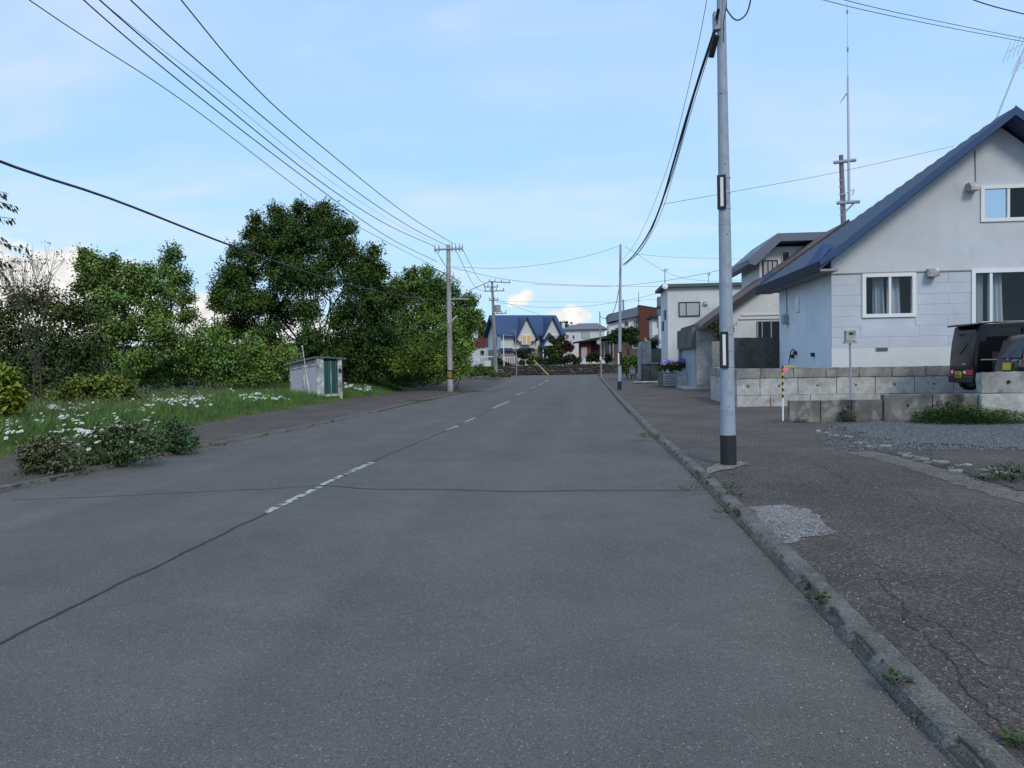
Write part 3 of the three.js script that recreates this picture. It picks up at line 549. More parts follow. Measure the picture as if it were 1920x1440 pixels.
// ------------------------------------------------------------------ grass and flowers on the verge
function tuft(blades, h, spread, w, lean) {
  const pos = [], nor = [], idx = [];
  for (let b = 0; b < blades; b++) {
    const a = rnd() * 6.283, r = spread * Math.sqrt(rnd()), x = Math.cos(a) * r, z = Math.sin(a) * r, hh = h * rr(0.55, 1.15), la = rnd() * 6.283, l = lean * rr(0.3, 1.2) * hh, fa = rnd() * 6.283, k = pos.length / 3;
    for (const [t, ww] of [[0, 1], [0.5, 0.8], [1, 0]]) {
      const cx = x + Math.cos(la) * l * t * t, cz = z + Math.sin(la) * l * t * t, cy = hh * t * (1 - 0.12 * t), dx = Math.cos(fa) * w * ww, dz = Math.sin(fa) * w * ww;
      if (ww) { pos.push(cx - dx, cy, cz - dz, cx + dx, cy, cz + dz); nor.push(-Math.sin(fa), 0.6, Math.cos(fa), -Math.sin(fa), 0.6, Math.cos(fa)); } else { pos.push(cx, cy, cz); nor.push(-Math.sin(fa), 0.8, Math.cos(fa)); }
    }
    idx.push(k, k + 1, k + 2, k + 1, k + 3, k + 2, k + 2, k + 3, k + 4);
  }
  const g = new THREE.BufferGeometry(); g.setAttribute('position', new THREE.Float32BufferAttribute(pos, 3)); g.setAttribute('normal', new THREE.Float32BufferAttribute(nor, 3)); g.setIndex(idx); return g;
}
function scatter(name, geo, m, spots, label, category, kind = 'stuff') {
  const im = new THREE.InstancedMesh(geo, m, spots.length), q = new THREE.Object3D(), c = new THREE.Color();
  spots.forEach((s, i) => { q.position.set(s[0], s[1], s[2]); q.rotation.set(s[6] ?? 0, s[3], s[7] ?? 0); q.scale.setScalar(s[4]); q.updateMatrix(); im.setMatrixAt(i, q.matrix); c.setRGB(...s[5]); im.setColorAt(i, c); });
  im.name = numbered(name); scene.add(im); return tag(im, label, category, null, kind);
}
reseed(55);
const tuftA = tuft(16, 0.42, 0.16, 0.006, 0.5), tuftB = tuft(14, 0.8, 0.16, 0.006, 0.28);
{
  const a = [], b = [];
  for (let k = 0; k < 46000; k++) {
    const z = -5 - 66 * Math.pow(rnd(), 1.35), ge = atz(grassEdge, z), dx = Math.pow(rnd(), 1.25) * lerp(10, 7, (-z) / 70), x = ge - dx + 0.25 * fbm(z * 1.2, 3, 1, 3) * 2; if (x < -31) continue;
    const n = fbm(x * 0.35, z * 0.35, 6, 3), t = rr(0.75, 1.25) * (1 + 0.5 * n), dry = sstep(0.5, 0.0, dx) * rr(0, 1);
    const col = [lerp(0.10, 0.22, dry * 0.7) * t, lerp(0.19, 0.19, dry * 0.6) * t, 0.038 * t];
    const near = sstep(0, 1.6, dx);
    if (dx > 2.6 && rnd() < 0.32 + n) b.push([x, 0, z, rnd() * 6.28, rr(0.6, 1.15), [0.105 * t + 0.02, 0.16 * t, 0.048 * t]]);
    else a.push([x, 0, z, rnd() * 6.28, (0.36 + 0.95 * near) * rr(0.7, 1.25), col]);
  }
  scatter('grass', tuftA, M.grass, a, 'green meadow grass along the left path', 'grass');
  scatter('tall_grass', tuftB, M.grass, b, 'taller rough grass and weeds under the trees', 'grass');
}
function flowerGeo() {
  const parts = [], n = 11;
  const pos = [], nor = [], idx = [];
  for (let i = 0; i < n; i++) { const a = i / n * 6.283, k = pos.length / 3; for (const [r, da, y] of [[0.008, 0, 0], [0.036, -0.2, 0.004], [0.044, 0, 0.001], [0.036, 0.2, 0.004]]) { pos.push(Math.cos(a + da) * r, y, Math.sin(a + da) * r); nor.push(0, 1, 0); } idx.push(k, k + 2, k + 1, k, k + 3, k + 2); }
  const g = new THREE.BufferGeometry(); g.setAttribute('position', new THREE.Float32BufferAttribute(pos, 3)); g.setAttribute('normal', new THREE.Float32BufferAttribute(nor, 3)); g.setIndex(idx); return g;
}
const petals = flowerGeo(), eye = new THREE.SphereGeometry(0.012, 6, 4); eye.scale(1, 0.5, 1); eye.translate(0, 0.006, 0);
const stalk = new THREE.CylinderGeometry(0.0035, 0.004, 0.5, 4); stalk.translate(0, -0.25, 0);
M.eye = mat([0.62, 0.42, 0.03], 0.8); M.stalk = mat([0.05, 0.09, 0.025], 0.8);
function daisies(label, spots) {
  const g = new THREE.Group(); g.name = numbered('daisies'); scene.add(g); tag(g, label, 'daisies', null, 'stuff');
  const q = new THREE.Object3D();
  [['petals', petals, M.petal], ['flower_centre', eye, M.eye], ['stalk', stalk, M.stalk]].forEach(([nm, geo, m]) => {
    const im = new THREE.InstancedMesh(geo, m, spots.length); im.name = nm; im.userData.kind = 'stuff';
    spots.forEach((s, i) => { q.position.set(s[0], s[1], s[2]); q.rotation.set(s[3], 0, s[4]); q.scale.setScalar(s[5]); q.updateMatrix(); im.setMatrixAt(i, q.matrix); });
    g.add(im);
  });
}
function patch(list) {                              // [px, py, half width, half height, count, flower height]
  const out = [];
  for (const [px, py, w, h, n, y] of list) { const cen = Array.from({ length: 6 }, () => [rr(-0.9, 0.9), rr(-0.7, 0.7), rr(0.12, 0.42)]); for (let k = 0; k < n * 1.5; k++) {
    const cl = cen[Math.floor(rnd() * cen.length)], lo = rnd() < 0.2, a = lo ? rr(-1.1, 1.1) : cl[0] + (rnd() + rnd() + rnd() - 1.5) * cl[2], b = lo ? rr(-1.1, 1.1) : cl[1] + (rnd() + rnd() + rnd() - 1.5) * cl[2], yy = y * rr(0.75, 1.2), p = onY(px + a * w, py + b * h, yy);
    out.push([p.x, yy, p.z, 0.35 + rr(-0.35, 0.45), rr(-0.4, 0.4), rr(0.5, 0.95)]);
  } }
  return out;
}
reseed(66);
daisies('white daisies crowded at the left edge of the grass', patch([[45, 800, 60, 20, 26, 0.5], [15, 785, 40, 14, 12, 0.5]]));
daisies('white daisies in a dense drift left of the yellow-green bush', patch([[115, 773, 45, 22, 70, 0.55], [160, 756, 30, 14, 22, 0.55]]));
daisies('white daisies standing among the kerbside shrubs', patch([[185, 810, 85, 18, 46, 0.55], [160, 825, 70, 18, 20, 0.5], [250, 790, 50, 16, 14, 0.5]]));
daisies('white daisies drifting along the grass left of the shed', patch([[345, 745, 60, 15, 110, 0.6], [290, 758, 70, 16, 34, 0.55], [490, 740, 55, 12, 60, 0.6]]));
daisies('white daisies in bunches right of the shed', patch([[650, 723, 16, 8, 46, 0.6], [676, 727, 18, 8, 40, 0.5]]));
// kerbside shrubs
function lowShrub(name, label, z, pix, o) {
  const t = thing(name, label, 'shrub'), blobs = pix.map(([a, b, r]) => { const c = onZ(a, b, z); return [c, 1.12 * r * -z / F, 0.95]; });
  const [g, tw] = foliage(blobs, { sprays: 1500, per: 12, spray: 0.16, size: 0.055, wide: 0.26, gap: -0.25, gapF: 5, col: o.col, twig: 40, droop: 0.1, floor: 0.03 });
  mesh('foliage', g, M.leaf, t);
  const st = []; for (let i = 0; i < 22; i++) { const b = blobs[i % blobs.length]; st.push(rod(V(b[0].x + rr(-0.2, 0.2), 0.03, b[0].z + rr(-0.15, 0.15)), b[0].clone().add(rdir().multiplyScalar(b[1] * 0.8)), 0.005, 0.003, 4)); }
  mesh('stem', [...st, ...tw], M.barkPale, t);
  if (o.flowers) { const f = []; for (let i = 0; i < o.flowers; i++) { const b = blobs[Math.floor(rnd() * blobs.length)], d = rdir(); d.y = Math.abs(d.y) * 0.9; d.z = Math.abs(d.z) * 0.8 + 0.1; const s = new THREE.IcosahedronGeometry(rr(0.012, 0.022), 0); s.translate(b[0].x + d.x * b[1] * 1.02, b[0].y + d.y * b[1] * 1.0, b[0].z + d.z * b[1] * 1.0); f.push(s); } const m = mesh('flower_heads', f, mat(o.fcol, 0.9), t); m.userData.kind = 'stuff'; }
}
reseed(88);
lowShrub('kerbside_shrub', 'dusty pink flowered shrub nearest the camera at the left kerb', -10.9, [[78, 832, 16], [115, 835, 18], [50, 845, 16], [88, 862, 34], [60, 875, 30], [120, 875, 32], [95, 890, 30], [70, 850, 24], [110, 850, 26]], { col: [0.072, 0.092, 0.04], flowers: 70, fcol: [0.27, 0.17, 0.16] });
lowShrub('kerbside_shrub', 'low green shrub with daisies, middle of the three at the left kerb', -11.9, [[170, 815, 16], [215, 808, 18], [255, 808, 18], [288, 815, 14], [175, 860, 34], [205, 845, 34], [235, 835, 34], [262, 830, 28], [160, 875, 26], [220, 862, 26], [190, 830, 26], [285, 838, 24]], { col: [0.068, 0.098, 0.038], flowers: 60, fcol: [0.26, 0.17, 0.14] });
lowShrub('kerbside_shrub', 'small dark green shrub farthest along the left kerb', -13.5, [[320, 800, 14], [340, 806, 14], [325, 820, 26], [345, 825, 22], [308, 828, 24], [335, 835, 20], [355, 832, 16]], { col: [0.055, 0.09, 0.036], flowers: 0 });

// weeds on the right
reseed(121);
const atWall = (px, py, z = -18.35) => { const p = onZ(px, py, z); p.y = lotY(p.x, p.z); return p; };
function weed(label, p, r, h, col, n, flowers) {
  const t = thing('weed_clump', label, 'weeds', [p.x, p.y, p.z]), L = new Leaves(), st = [];
  for (let i = 0; i < n; i++) { const a = rnd() * 6.283, q = r * Math.sqrt(rnd()), x = Math.cos(a) * q, z = Math.sin(a) * q * 0.6, y = rnd() * h * (1 - 0.5 * q / r), d = V(Math.cos(a), rr(0.2, 1), Math.sin(a)).normalize(), s = rr(0.03, 0.08) * (0.6 + h), tt = rr(0.7, 1.35); L.add(x, y, z, d, V(rr(-0.4, 0.4), 1, rr(-0.4, 0.4)).normalize(), s, s * 0.22, [col[0] * tt, col[1] * tt, col[2] * tt]); if (i % 9 === 0) st.push(rod(V(x * 0.5, 0, z * 0.5), V(x, y, z), 0.004, 0.002, 4)); }
  mesh('foliage', L.build(), M.leaf, t); mesh('stem', st, M.stalk, t);
}
for (const [lb, px, py, r, h, n, col] of [
  ['sparse weeds in the kerb joint just right of the grey pole foot', 1315, 897, 0.14, 0.07, 60, [0.07, 0.095, 0.03]], ['small weed beside the kerb at the grey pole footing', 1372, 928, 0.12, 0.16, 70, [0.085, 0.11, 0.035]],
  ['low weed on the kerb left of the pale asphalt patch', 1362, 962, 0.12, 0.06, 60, [0.06, 0.085, 0.03]], ['green weed sprouting under the chipped kerb, lower right', 1530, 1130, 0.06, 0.08, 70, [0.06, 0.09, 0.03]],
  ['thin weed in the kerb nearest the bottom right corner', 1680, 1282, 0.05, 0.06, 50, [0.05, 0.085, 0.03]], ['grass tuft on the kerb where the short crack meets it', 1218, 820, 0.22, 0.12, 110, [0.09, 0.105, 0.035]],
  ['tiny weed at the very bottom right edge of the pavement', 1918, 1395, 0.06, 0.06, 50, [0.06, 0.095, 0.02]], ['yellowish grass line where the long crack meets the kerb', 1290, 917, 0.2, 0.04, 60, [0.10, 0.115, 0.04]]]) {
  weed(lb, pav(px, py), r, h, col, n);
}
weed('round weed on the dirt strip at the right edge', pav(1890, 900), 0.35, 0.22, [0.05, 0.08, 0.028], 420);
weed('upright weeds against the low concrete wall behind the meter post', atWall(1590, 778, -18.45), 0.16, 0.42, [0.055, 0.085, 0.025], 320);
weed('small dry weed at the foot of the striped stake wall', atWall(1502, 779, -18.45), 0.14, 0.16, [0.07, 0.085, 0.03], 120);
weed('broad sprawling weed bed below the tall concrete block', atWall(1815, 776, -17.9), 1.2, 0.42, [0.095, 0.15, 0.04], 5200);
weed('weeds trailing up the low wall left of the sprawling weed bed', atWall(1785, 766, -18.3), 0.6, 0.6, [0.085, 0.125, 0.04], 1100);
for (const [lb, px, py, r, h] of [['kerb grass left of the concrete utility pole foot', 790, 752, 0.6, 0.12], ['grass along the kerb right of the concrete utility pole foot', 880, 735, 0.9, 0.16], ['leafy weed clump on the far left kerb', 926, 712, 0.9, 0.55], ['grass growing round the concrete utility pole foot', 848, 733, 0.5, 0.16], ['little weed on the left kerb short of the shed', 408, 836, 0.2, 0.08]]) { const p = onY(px, py, 0.07); weed(lb, p, r, h, [0.085, 0.105, 0.03], Math.round(500 * r)); }

// ------------------------------------------------------------------ blue-roofed house on the right
const ZF = -26, ZB = -32.6;
{
  const h = thing('gabled_house', 'pale grey house with blue gabled roof behind the block wall', 'house');
  const xl = onZ(1559, 600, ZF).x, xa = onZ(1905, 300, ZF).x, xr = 2 * xa - xl, ys = onZ(1640, 511, ZF).y, yb = onZ(1660, 690, ZF).y - 0.3, yp = onZ(1660, 651, ZF).y;
  const ax = onZ(1903, 204, ZF + 0.8), ev = onZ(1538, 492, ZF + 0.8), sl = (ax.y - ev.y) / (ax.x - ev.x), under = (x) => ax.y - 0.32 - sl * Math.abs(x - ax.x);
  const win = (a, b, c, d) => { const p = onZ((a + c) / 2, b, ZF), q = onZ((a + c) / 2, d, ZF); return [onZ(a, (b + d) / 2, ZF).x, onZ(c, (b + d) / 2, ZF).x, q.y, p.y]; };
  const wA = win(1618, 514, 1715, 593), wB = win(1823, 505, 1990, 640), wC = win(1840, 348, 1950, 413);
  // gable wall above the seam, backing wall below it
  const wu = mesh('wall', prism([[xl, ys], [xr, ys], [xr, under(xr)], [ax.x, under(ax.x)], [xl, under(xl)]], ZF, ZF - 0.2, [rectHole(wC[0], wC[1], wC[2], wC[3])]), M.stuccoGrey, h); wu.userData.label = 'plain grey gable wall above the seam';
  mesh('wall', prism([[xl + 0.01, yb], [xr, yb], [xr, ys - 0.01], [xl + 0.01, ys - 0.01]], ZF - 0.012, ZF - 0.2, [rectHole(...wA), rectHole(...wB)]), M.sidingBlue, h);
  mesh('seam_strip', bx(xl - 0.02, xr, ys - 0.03, ys + 0.01, ZF - 0.02, ZF + 0.035), M.soffit, h);
  // courses of siding blocks, broken round the openings
  const courses = 7, ch = (ys - 0.035 - yp) / courses;
  for (let r = 0; r < courses; r++) {
    const y0 = yp + r * ch, y1 = y0 + ch - 0.004, cuts = [];
    for (const w of [wA, wB]) if (y1 > w[2] - 0.05 && y0 < w[3] + 0.05) cuts.push([w[0] - 0.02, w[1] + 0.02, w[2] - 0.02, w[3] + 0.02]);
    let x = xl; const L = 1.82; let e = xl + (r % 2 ? L * 0.5 : L);
    while (x < xr - 0.02) {
      const x1 = Math.min(e, xr);
      let segs = [[x, x1]];
      for (const c of cuts) segs = segs.flatMap(([a, b]) => (b <= c[0] || a >= c[1] ? [[a, b]] : [[a, Math.min(b, c[0])], [Math.max(a, c[1]), b]].filter(([p, q]) => q - p > 0.03)));
      for (const [a, b] of segs) mesh('siding_block', bx(a + 0.002, b - 0.002, y0, y1, ZF - 0.010, ZF + 0.0015 * ((r * 7 + Math.round(x * 3)) % 3), 0.006), M.sidingBlue, h);
      x = x1; e = x1 + L;
    }
  }
  mesh('plinth', bx(xl - 0.006, xr, yb, yp - 0.004, ZF - 0.010, ZF + 0.008), M.plinth, h);
  // road-side wall, back and far side
  const sw = [];
  const snh = onX(1497, 570, xl);
  mesh('side_wall', bx(xl - 0.004, xl + 0.2, yb, under(xl) - 0.02, ZB, ZF - 0.052), M.sidingBlueLifted, h).userData.label = 'road-facing wall in the front paint, lightened to offset its shade';
  mesh('wall', [bx(xr - 0.2, xr, yb, under(xr), ZB, ZF - 0.21), bx(xl + 0.21, xr - 0.21, yb, under(xl) - 0.02, ZB, ZB + 0.2), bx(xl + 0.21, xr - 0.21, yb + 0.31, ys - 0.06, ZF - 2.2, ZF - 2.1), bx(wC[0] - 0.3, wC[1] + 0.3, ys + 0.16, wC[3] + 0.3, ZF - 1.6, ZF - 1.5)], M.interior, h);  // the inner partitions are added, near black to stand in for room shade
  mesh('floor', [bx(xl + 0.21, xr - 0.21, yb, yb + 0.3, ZB + 0.21, ZF - 0.21), bx(xl + 0.21, xr - 0.21, ys - 0.05, ys + 0.15, ZB + 0.21, ZF - 0.21)], M.dark, h);
  // roof
  const z0 = ZF + 0.8, z1 = -34, zr = -26.3, xR = 2 * ax.x - ev.x;       // hipped at the back
  const faces = (list) => { const f = []; for (const q of list) for (let k = 2; k < q.length; k++) for (const p of [q[0], q[k - 1], q[k]]) f.push(...p); const g = new THREE.BufferGeometry(); g.setAttribute('position', new THREE.Float32BufferAttribute(f, 3)); g.computeVertexNormals(); return muv(g); };
  const lvl = (d) => ({ A: [ev.x, ev.y - d, z0 - 0.03], B: [ax.x, ax.y - d, z0 - 0.03], C: [xR, ev.y - d, z0 - 0.03], D: [ev.x, ev.y - d, z1], E: [ax.x, ax.y - d, zr], G: [xR, ev.y - d, z1] }), u = lvl(0), w = lvl(0.22);
  const rf = mesh('roof', faces([[u.A, u.B, u.E, u.D], [u.C, u.G, u.E, u.B], [u.D, u.E, u.G], [w.A, w.D, w.E, w.B], [w.C, w.B, w.E, w.G], [w.D, w.G, w.E], [u.A, u.D, w.D, w.A], [u.C, w.C, w.G, u.G], [u.D, u.G, w.G, w.D], [u.A, w.A, w.B, u.B], [u.B, w.B, w.C, u.C]]), M.blueRoof, h);
  const nC = 26, ang = Math.atan(sl), Ls = Math.hypot(ax.x - ev.x, ax.y - ev.y);
  for (let i = 0; i < nC; i++) { const t = (i + 0.5) / nC, zb = lerp(z1, zr, (i + 1) / nC), g = new THREE.BoxGeometry(Ls / nC + 0.02, 0.02, z0 - zb - 0.04); g.rotateZ(0.07); g.rotateZ(ang); g.translate(lerp(ev.x, ax.x, t) - Math.sin(ang) * 0.022, lerp(ev.y, ax.y, t) + Math.cos(ang) * 0.022, (z0 + zb) / 2); mesh('roof_course', muv(g), M.roofTile, rf); }
  const bd = 0.31;
  const board = mesh('bargeboard', [prism([[ev.x - 0.02, ev.y - 0.1], [ev.x - 0.02, ev.y + 0.06], [ax.x, ax.y + 0.06], [ax.x, ax.y - bd + 0.12], [ev.x + 0.5, ev.y + sl * 0.5 - bd + 0.12]], z0 + 0.05, z0), prism([[ax.x + 0.002, ax.y + 0.09], [2 * ax.x - ev.x, ev.y + 0.06], [2 * ax.x - ev.x, ev.y - 0.1], [2 * ax.x - ev.x - 0.5, ev.y + sl * 0.5 - bd + 0.12], [ax.x + 0.002, ax.y - bd + 0.12]], z0 + 0.05, z0)], M.blueTrim, h);
  mesh('eave_board', bx(ev.x - 0.05, ev.x - 0.003, ev.y - 0.3, ev.y + 0.04, z1, z0 - 0.002), M.roofDark, h);
  mesh('soffit', [bx(ev.x, xl - 0.006, ev.y - 0.27, ev.y - 0.2, z1 + 0.01, z0 - 0.04)], M.soffit, h);
  // triangular blue upstands at both ends of the eave
  for (const [za, zb, hh, m] of [[z0 - 0.06, z0 - 1.6, 0.45, M.blueTrim], [z1 + 0.5, z1 + 0.02, 0.3, M.blueTrim]]) { const g = new THREE.BufferGeometry(); const A = V(ev.x - 0.02, ev.y + 0.04, za), B = V(ev.x - 0.02, ev.y + 0.04, zb), C = V(ev.x + 0.75, ev.y + sl * 0.75 + 0.1, (za + zb) / 2 - 0.2), Dp = V(ev.x + 0.35, ev.y + sl * 0.35 + hh, (za + zb) / 2); const f = []; for (const tr of [[A, Dp, B], [A, C, Dp], [B, Dp, C], [A, B, C]]) for (const q of tr) f.push(q.x, q.y, q.z); g.setAttribute('position', new THREE.Float32BufferAttribute(f, 3)); g.computeVertexNormals(); mesh('snow_guard', muv(g), m, h); }
  // windows
  function window_(w, sash, curt, glassM = M.glass) {
    const [x0, x1, y0, y1] = w, f = 0.085, d = ZF + 0.05;
    const fr = mesh('window', [bx(x0 - 0.03, x1 + 0.03, y1 - f, y1 + 0.03, d - 0.16, d), bx(x0 - 0.03, x1 + 0.03, y0 - 0.03, y0 + f, d - 0.16, d), bx(x0 - 0.03, x0 + f, y0 + f, y1 - f, d - 0.16, d), bx(x1 - f, x1 + 0.03, y0 + f, y1 - f, d - 0.16, d)], M.white, h);
    for (const s of sash) mesh('mullion', bx(s - 0.04, s + 0.04, y0 + f, y1 - f, d - 0.13, d - 0.02), M.white, fr);
    mesh('pane', bx(x0 + f, x1 - f, y0 + f, y1 - f, d - 0.10, d - 0.092), glassM, fr);
    for (const [a, b, bow] of curt) { const g = new THREE.PlaneGeometry(b - a, y1 - y0 - 2 * f, 60, 8); g.translate((a + b) / 2, (y0 + y1) / 2, d - 0.42); const p = g.attributes.position; for (let i = 0; i < p.count; i++) { const x = p.getX(i), v = (y1 - p.getY(i)) / (y1 - y0); p.setZ(i, p.getZ(i) + 0.045 * Math.sin(x * 46 + Math.sin(x * 9) * 2)); p.setX(i, x + bow * v * v * (x - a)); } g.computeVertexNormals(); const c = mesh('curtain', g, M.curtain2 ?? (M.curtain2 = mat([0.62, 0.66, 0.7], 0.95, { side: THREE.DoubleSide })), fr); }
    return fr;
  }
  const mid = (a, b, t = 0.5) => lerp(a, b, t);
  window_(wA, [mid(wA[0], wA[1], 0.52)], [[mid(wA[0], wA[1], 0.28), mid(wA[0], wA[1], 0.49), 0.15], [mid(wA[0], wA[1], 0.55), mid(wA[0], wA[1], 0.8), 0.1]]);
  window_(wB, [mid(wB[0], wB[1], 0.21)], [[wB[0] + 0.1, mid(wB[0], wB[1], 0.19), 0], [mid(wB[0], wB[1], 0.24), mid(wB[0], wB[1], 0.4), 0.2]]);
  const fc = window_(wC, [mid(wC[0], wC[1], 0.46)], []);
  mesh('pane', bx(wC[0] + 0.09, mid(wC[0], wC[1], 0.46) - 0.045, wC[2] + 0.09, wC[3] - 0.09, ZF - 0.03, ZF - 0.024), M.mirror, fc);
  // hoods, vents and small fittings
  const hood = (px, py) => { const p = onZ(px, py, ZF); const g = prismX([[ZF + 0.02, p.y - 0.13], [ZF + 0.34, p.y - 0.13], [ZF + 0.34, p.y - 0.02], [ZF + 0.2, p.y + 0.13], [ZF + 0.02, p.y + 0.13]], p.x - 0.14, p.x + 0.14); mesh('vent_hood', g, M.whiteWorn, h); };
  hood(1745, 512); hood(1820, 352);
  { const p = onZ(1653, 655, ZF); const v = mesh('vent_grille', bx(p.x - 0.19, p.x + 0.19, p.y - 0.06, p.y + 0.06, ZF + 0.014, ZF + 0.03), M.steelGrey, h); for (let i = 0; i < 4; i++) mesh('louvre', bx(p.x - 0.17, p.x + 0.17, p.y - 0.045 + i * 0.026, p.y - 0.035 + i * 0.026, ZF + 0.03, ZF + 0.04), M.dark, v); }
  { const a = onZ(1828, 282, ZF), b = onZ(1829, 345, ZF); mesh('conduit', rod(V(a.x, a.y, ZF + 0.02), V(b.x, b.y, ZF + 0.02), 0.015), M.soffit, h); }
  { const p = onX(1497, 570, xl), f = mesh('window', [bx(xl - 0.05, xl - 0.005, p.y - 0.3, p.y + 0.3, p.z - 0.2, p.z + 0.2)], M.white, h); mesh('pane', bx(xl - 0.06, xl - 0.052, p.y - 0.24, p.y + 0.24, p.z - 0.14, p.z + 0.14), M.paneLight, f); }
  { const p = onX(1477, 599, xl); mesh('meter_box', bx(xl - 0.2, xl - 0.005, p.y - 0.18, p.y + 0.2, p.z - 0.18, p.z + 0.18, 0.02), M.steelGrey, h); mesh('conduit', rod(V(xl - 0.04, p.y + 0.2, p.z), V(xl - 0.04, ev.y - 0.28, p.z), 0.02), M.steelGrey, h); }
  for (const [px, py] of [[1489, 668], [1494, 662], [1527, 665]]) { const p = onX(px, py, xl); mesh('vent_cap', bx(xl - 0.12, xl - 0.005, p.y - 0.07, p.y + 0.07, p.z - 0.07, p.z + 0.07, 0.02), M.black, h); }
  { const a = onX(1484, 683, xl), b = onX(1487, 660, xl), c = onX(1495, 660, xl); mesh('hose', tube([V(xl - 0.1, a.y, a.z), V(xl - 0.08, b.y, b.z), V(xl - 0.07, b.y + 0.1, (b.z + c.z) / 2), V(xl - 0.08, c.y, c.z)], 0.018, 20), M.black, h); }
  // television aerial on the ridge
  const ra = V(ax.x + 0.05, ax.y + 0.02, z0 - 1.2), rt = onZ(1921, 110, z0 - 1.2), an = thing('roof_aerial', 'television aerial leaning on the blue gable ridge', 'aerial');
  mesh('mast', rod(ra, rt.clone().add(V(0.1, 0.6, 0)), 0.025), M.metal, an);
  const el = []; for (const [px0, py0, px1, py1, n, l] of [[1888, 97, 1960, 62, 9, 0.3], [1904, 122, 1960, 95, 6, 0.25]]) { const a = onZ(px0, py0, z0 - 1.2), b = onZ(px1, py1, z0 - 1.2); mesh('boom', rod(a, b, 0.014), M.metal, an); for (let i = 0; i < n; i++) { const q = a.clone().lerp(b, i / (n - 1)); mesh('element', rod(q.clone().add(V(0.08, l, 0.1)), q.clone().add(V(-0.08, -l, -0.1)), 0.006, 0.006, 4), M.metal, an); } }
}

// ------------------------------------------------------------------ block retaining wall, driveway walls
{
  const w = thing('block_wall', 'pale concrete block retaining wall below the blue-roofed house', 'wall'), zW = -24.6;
  const x0 = onZ(1381, 720, zW).x, x1 = 22, yT = onZ(1500, 690, zW).y, yM = onZ(1500, 708, zW).y, yL = onZ(1500, 740, zW).y;
  reseed(17);
  const row = (ya, yb2, len, off, d, m, name, holes, j) => {
    let x = x0; let first = true;
    while (x < x1) {
      const L = first ? len * off : len, xe = Math.min(x1, x + L); first = false;
      let g = new THREE.BoxGeometry(xe - x - 0.02, yb2 - ya - 0.012, 0.3, 10, 4, 3); g = jitter(g, j, j > 0.015 ? 3 : 1.2, x, j > 0.015 ? 2 : 1); g.translate((x + xe) / 2, (ya + yb2) / 2, zW - 0.15 + d); const b = mesh(name, muv(g), m, w);
      if (holes) { const hc = new THREE.CylinderGeometry(0.026, 0.026, 0.03, 10); hc.rotateX(Math.PI / 2); hc.translate((x + xe) / 2, (ya + yb2) / 2 + 0.02, zW + 0.012 + d); mesh('weep_hole', hc, M.dark, b); }
      x = xe;
    }
  };
  row(yM, yT, 0.98, 0.75, 0.03, M.cap, 'rough_block', false, 0.02);
  row(yL, yM, 1.15, 0.62, 0, M.block, 'wall_block', true, 0.008);
  row(0, yL, 1.2, 0.85, 0.05, M.block, 'footing_block', false, 0.01);
  // return along the road
  const zs = -29.4, n = 4; for (let i = 0; i < n; i++) { const za = zW - 0.32 - (zW - 0.32 - zs) * i / n, zb = zW - 0.32 - (zW - 0.32 - zs) * (i + 1) / n; for (const [a, b, m, j, nm] of [[yM, yT, M.cap, 0.02, 'rough_block'], [0, yM, M.block, 0.01, 'wall_block']]) { let g = new THREE.BoxGeometry(0.3, b - a - 0.012, za - zb - 0.02, 3, 4, 8); g = jitter(g, j, 4, za); g.translate(x0 + 0.14, (a + b) / 2, (za + zb) / 2); mesh(nm, muv(g), m, w); } }
  mesh('backfill', bx(x0 + 0.3, x1, -0.1, yT - 0.06, -29.4, zW - 0.31), M.soil, w);
  const yo = thing('yellow_tray', 'small yellow tray on top of the block wall by the blue wall', 'tray'); const p = onZ(1481, 686, zW - 0.16);
  mesh('tray_base', bx(p.x - 0.14, p.x + 0.14, yT + 0.005, yT + 0.03, zW - 0.3, zW - 0.08, 0.01), M.trayYellow, yo); mesh('rim', [bx(p.x - 0.15, p.x + 0.15, yT + 0.03, yT + 0.065, zW - 0.32, zW - 0.29), bx(p.x - 0.15, p.x + 0.15, yT + 0.03, yT + 0.055, zW - 0.1, zW - 0.07)], M.trayYellow, yo);
}
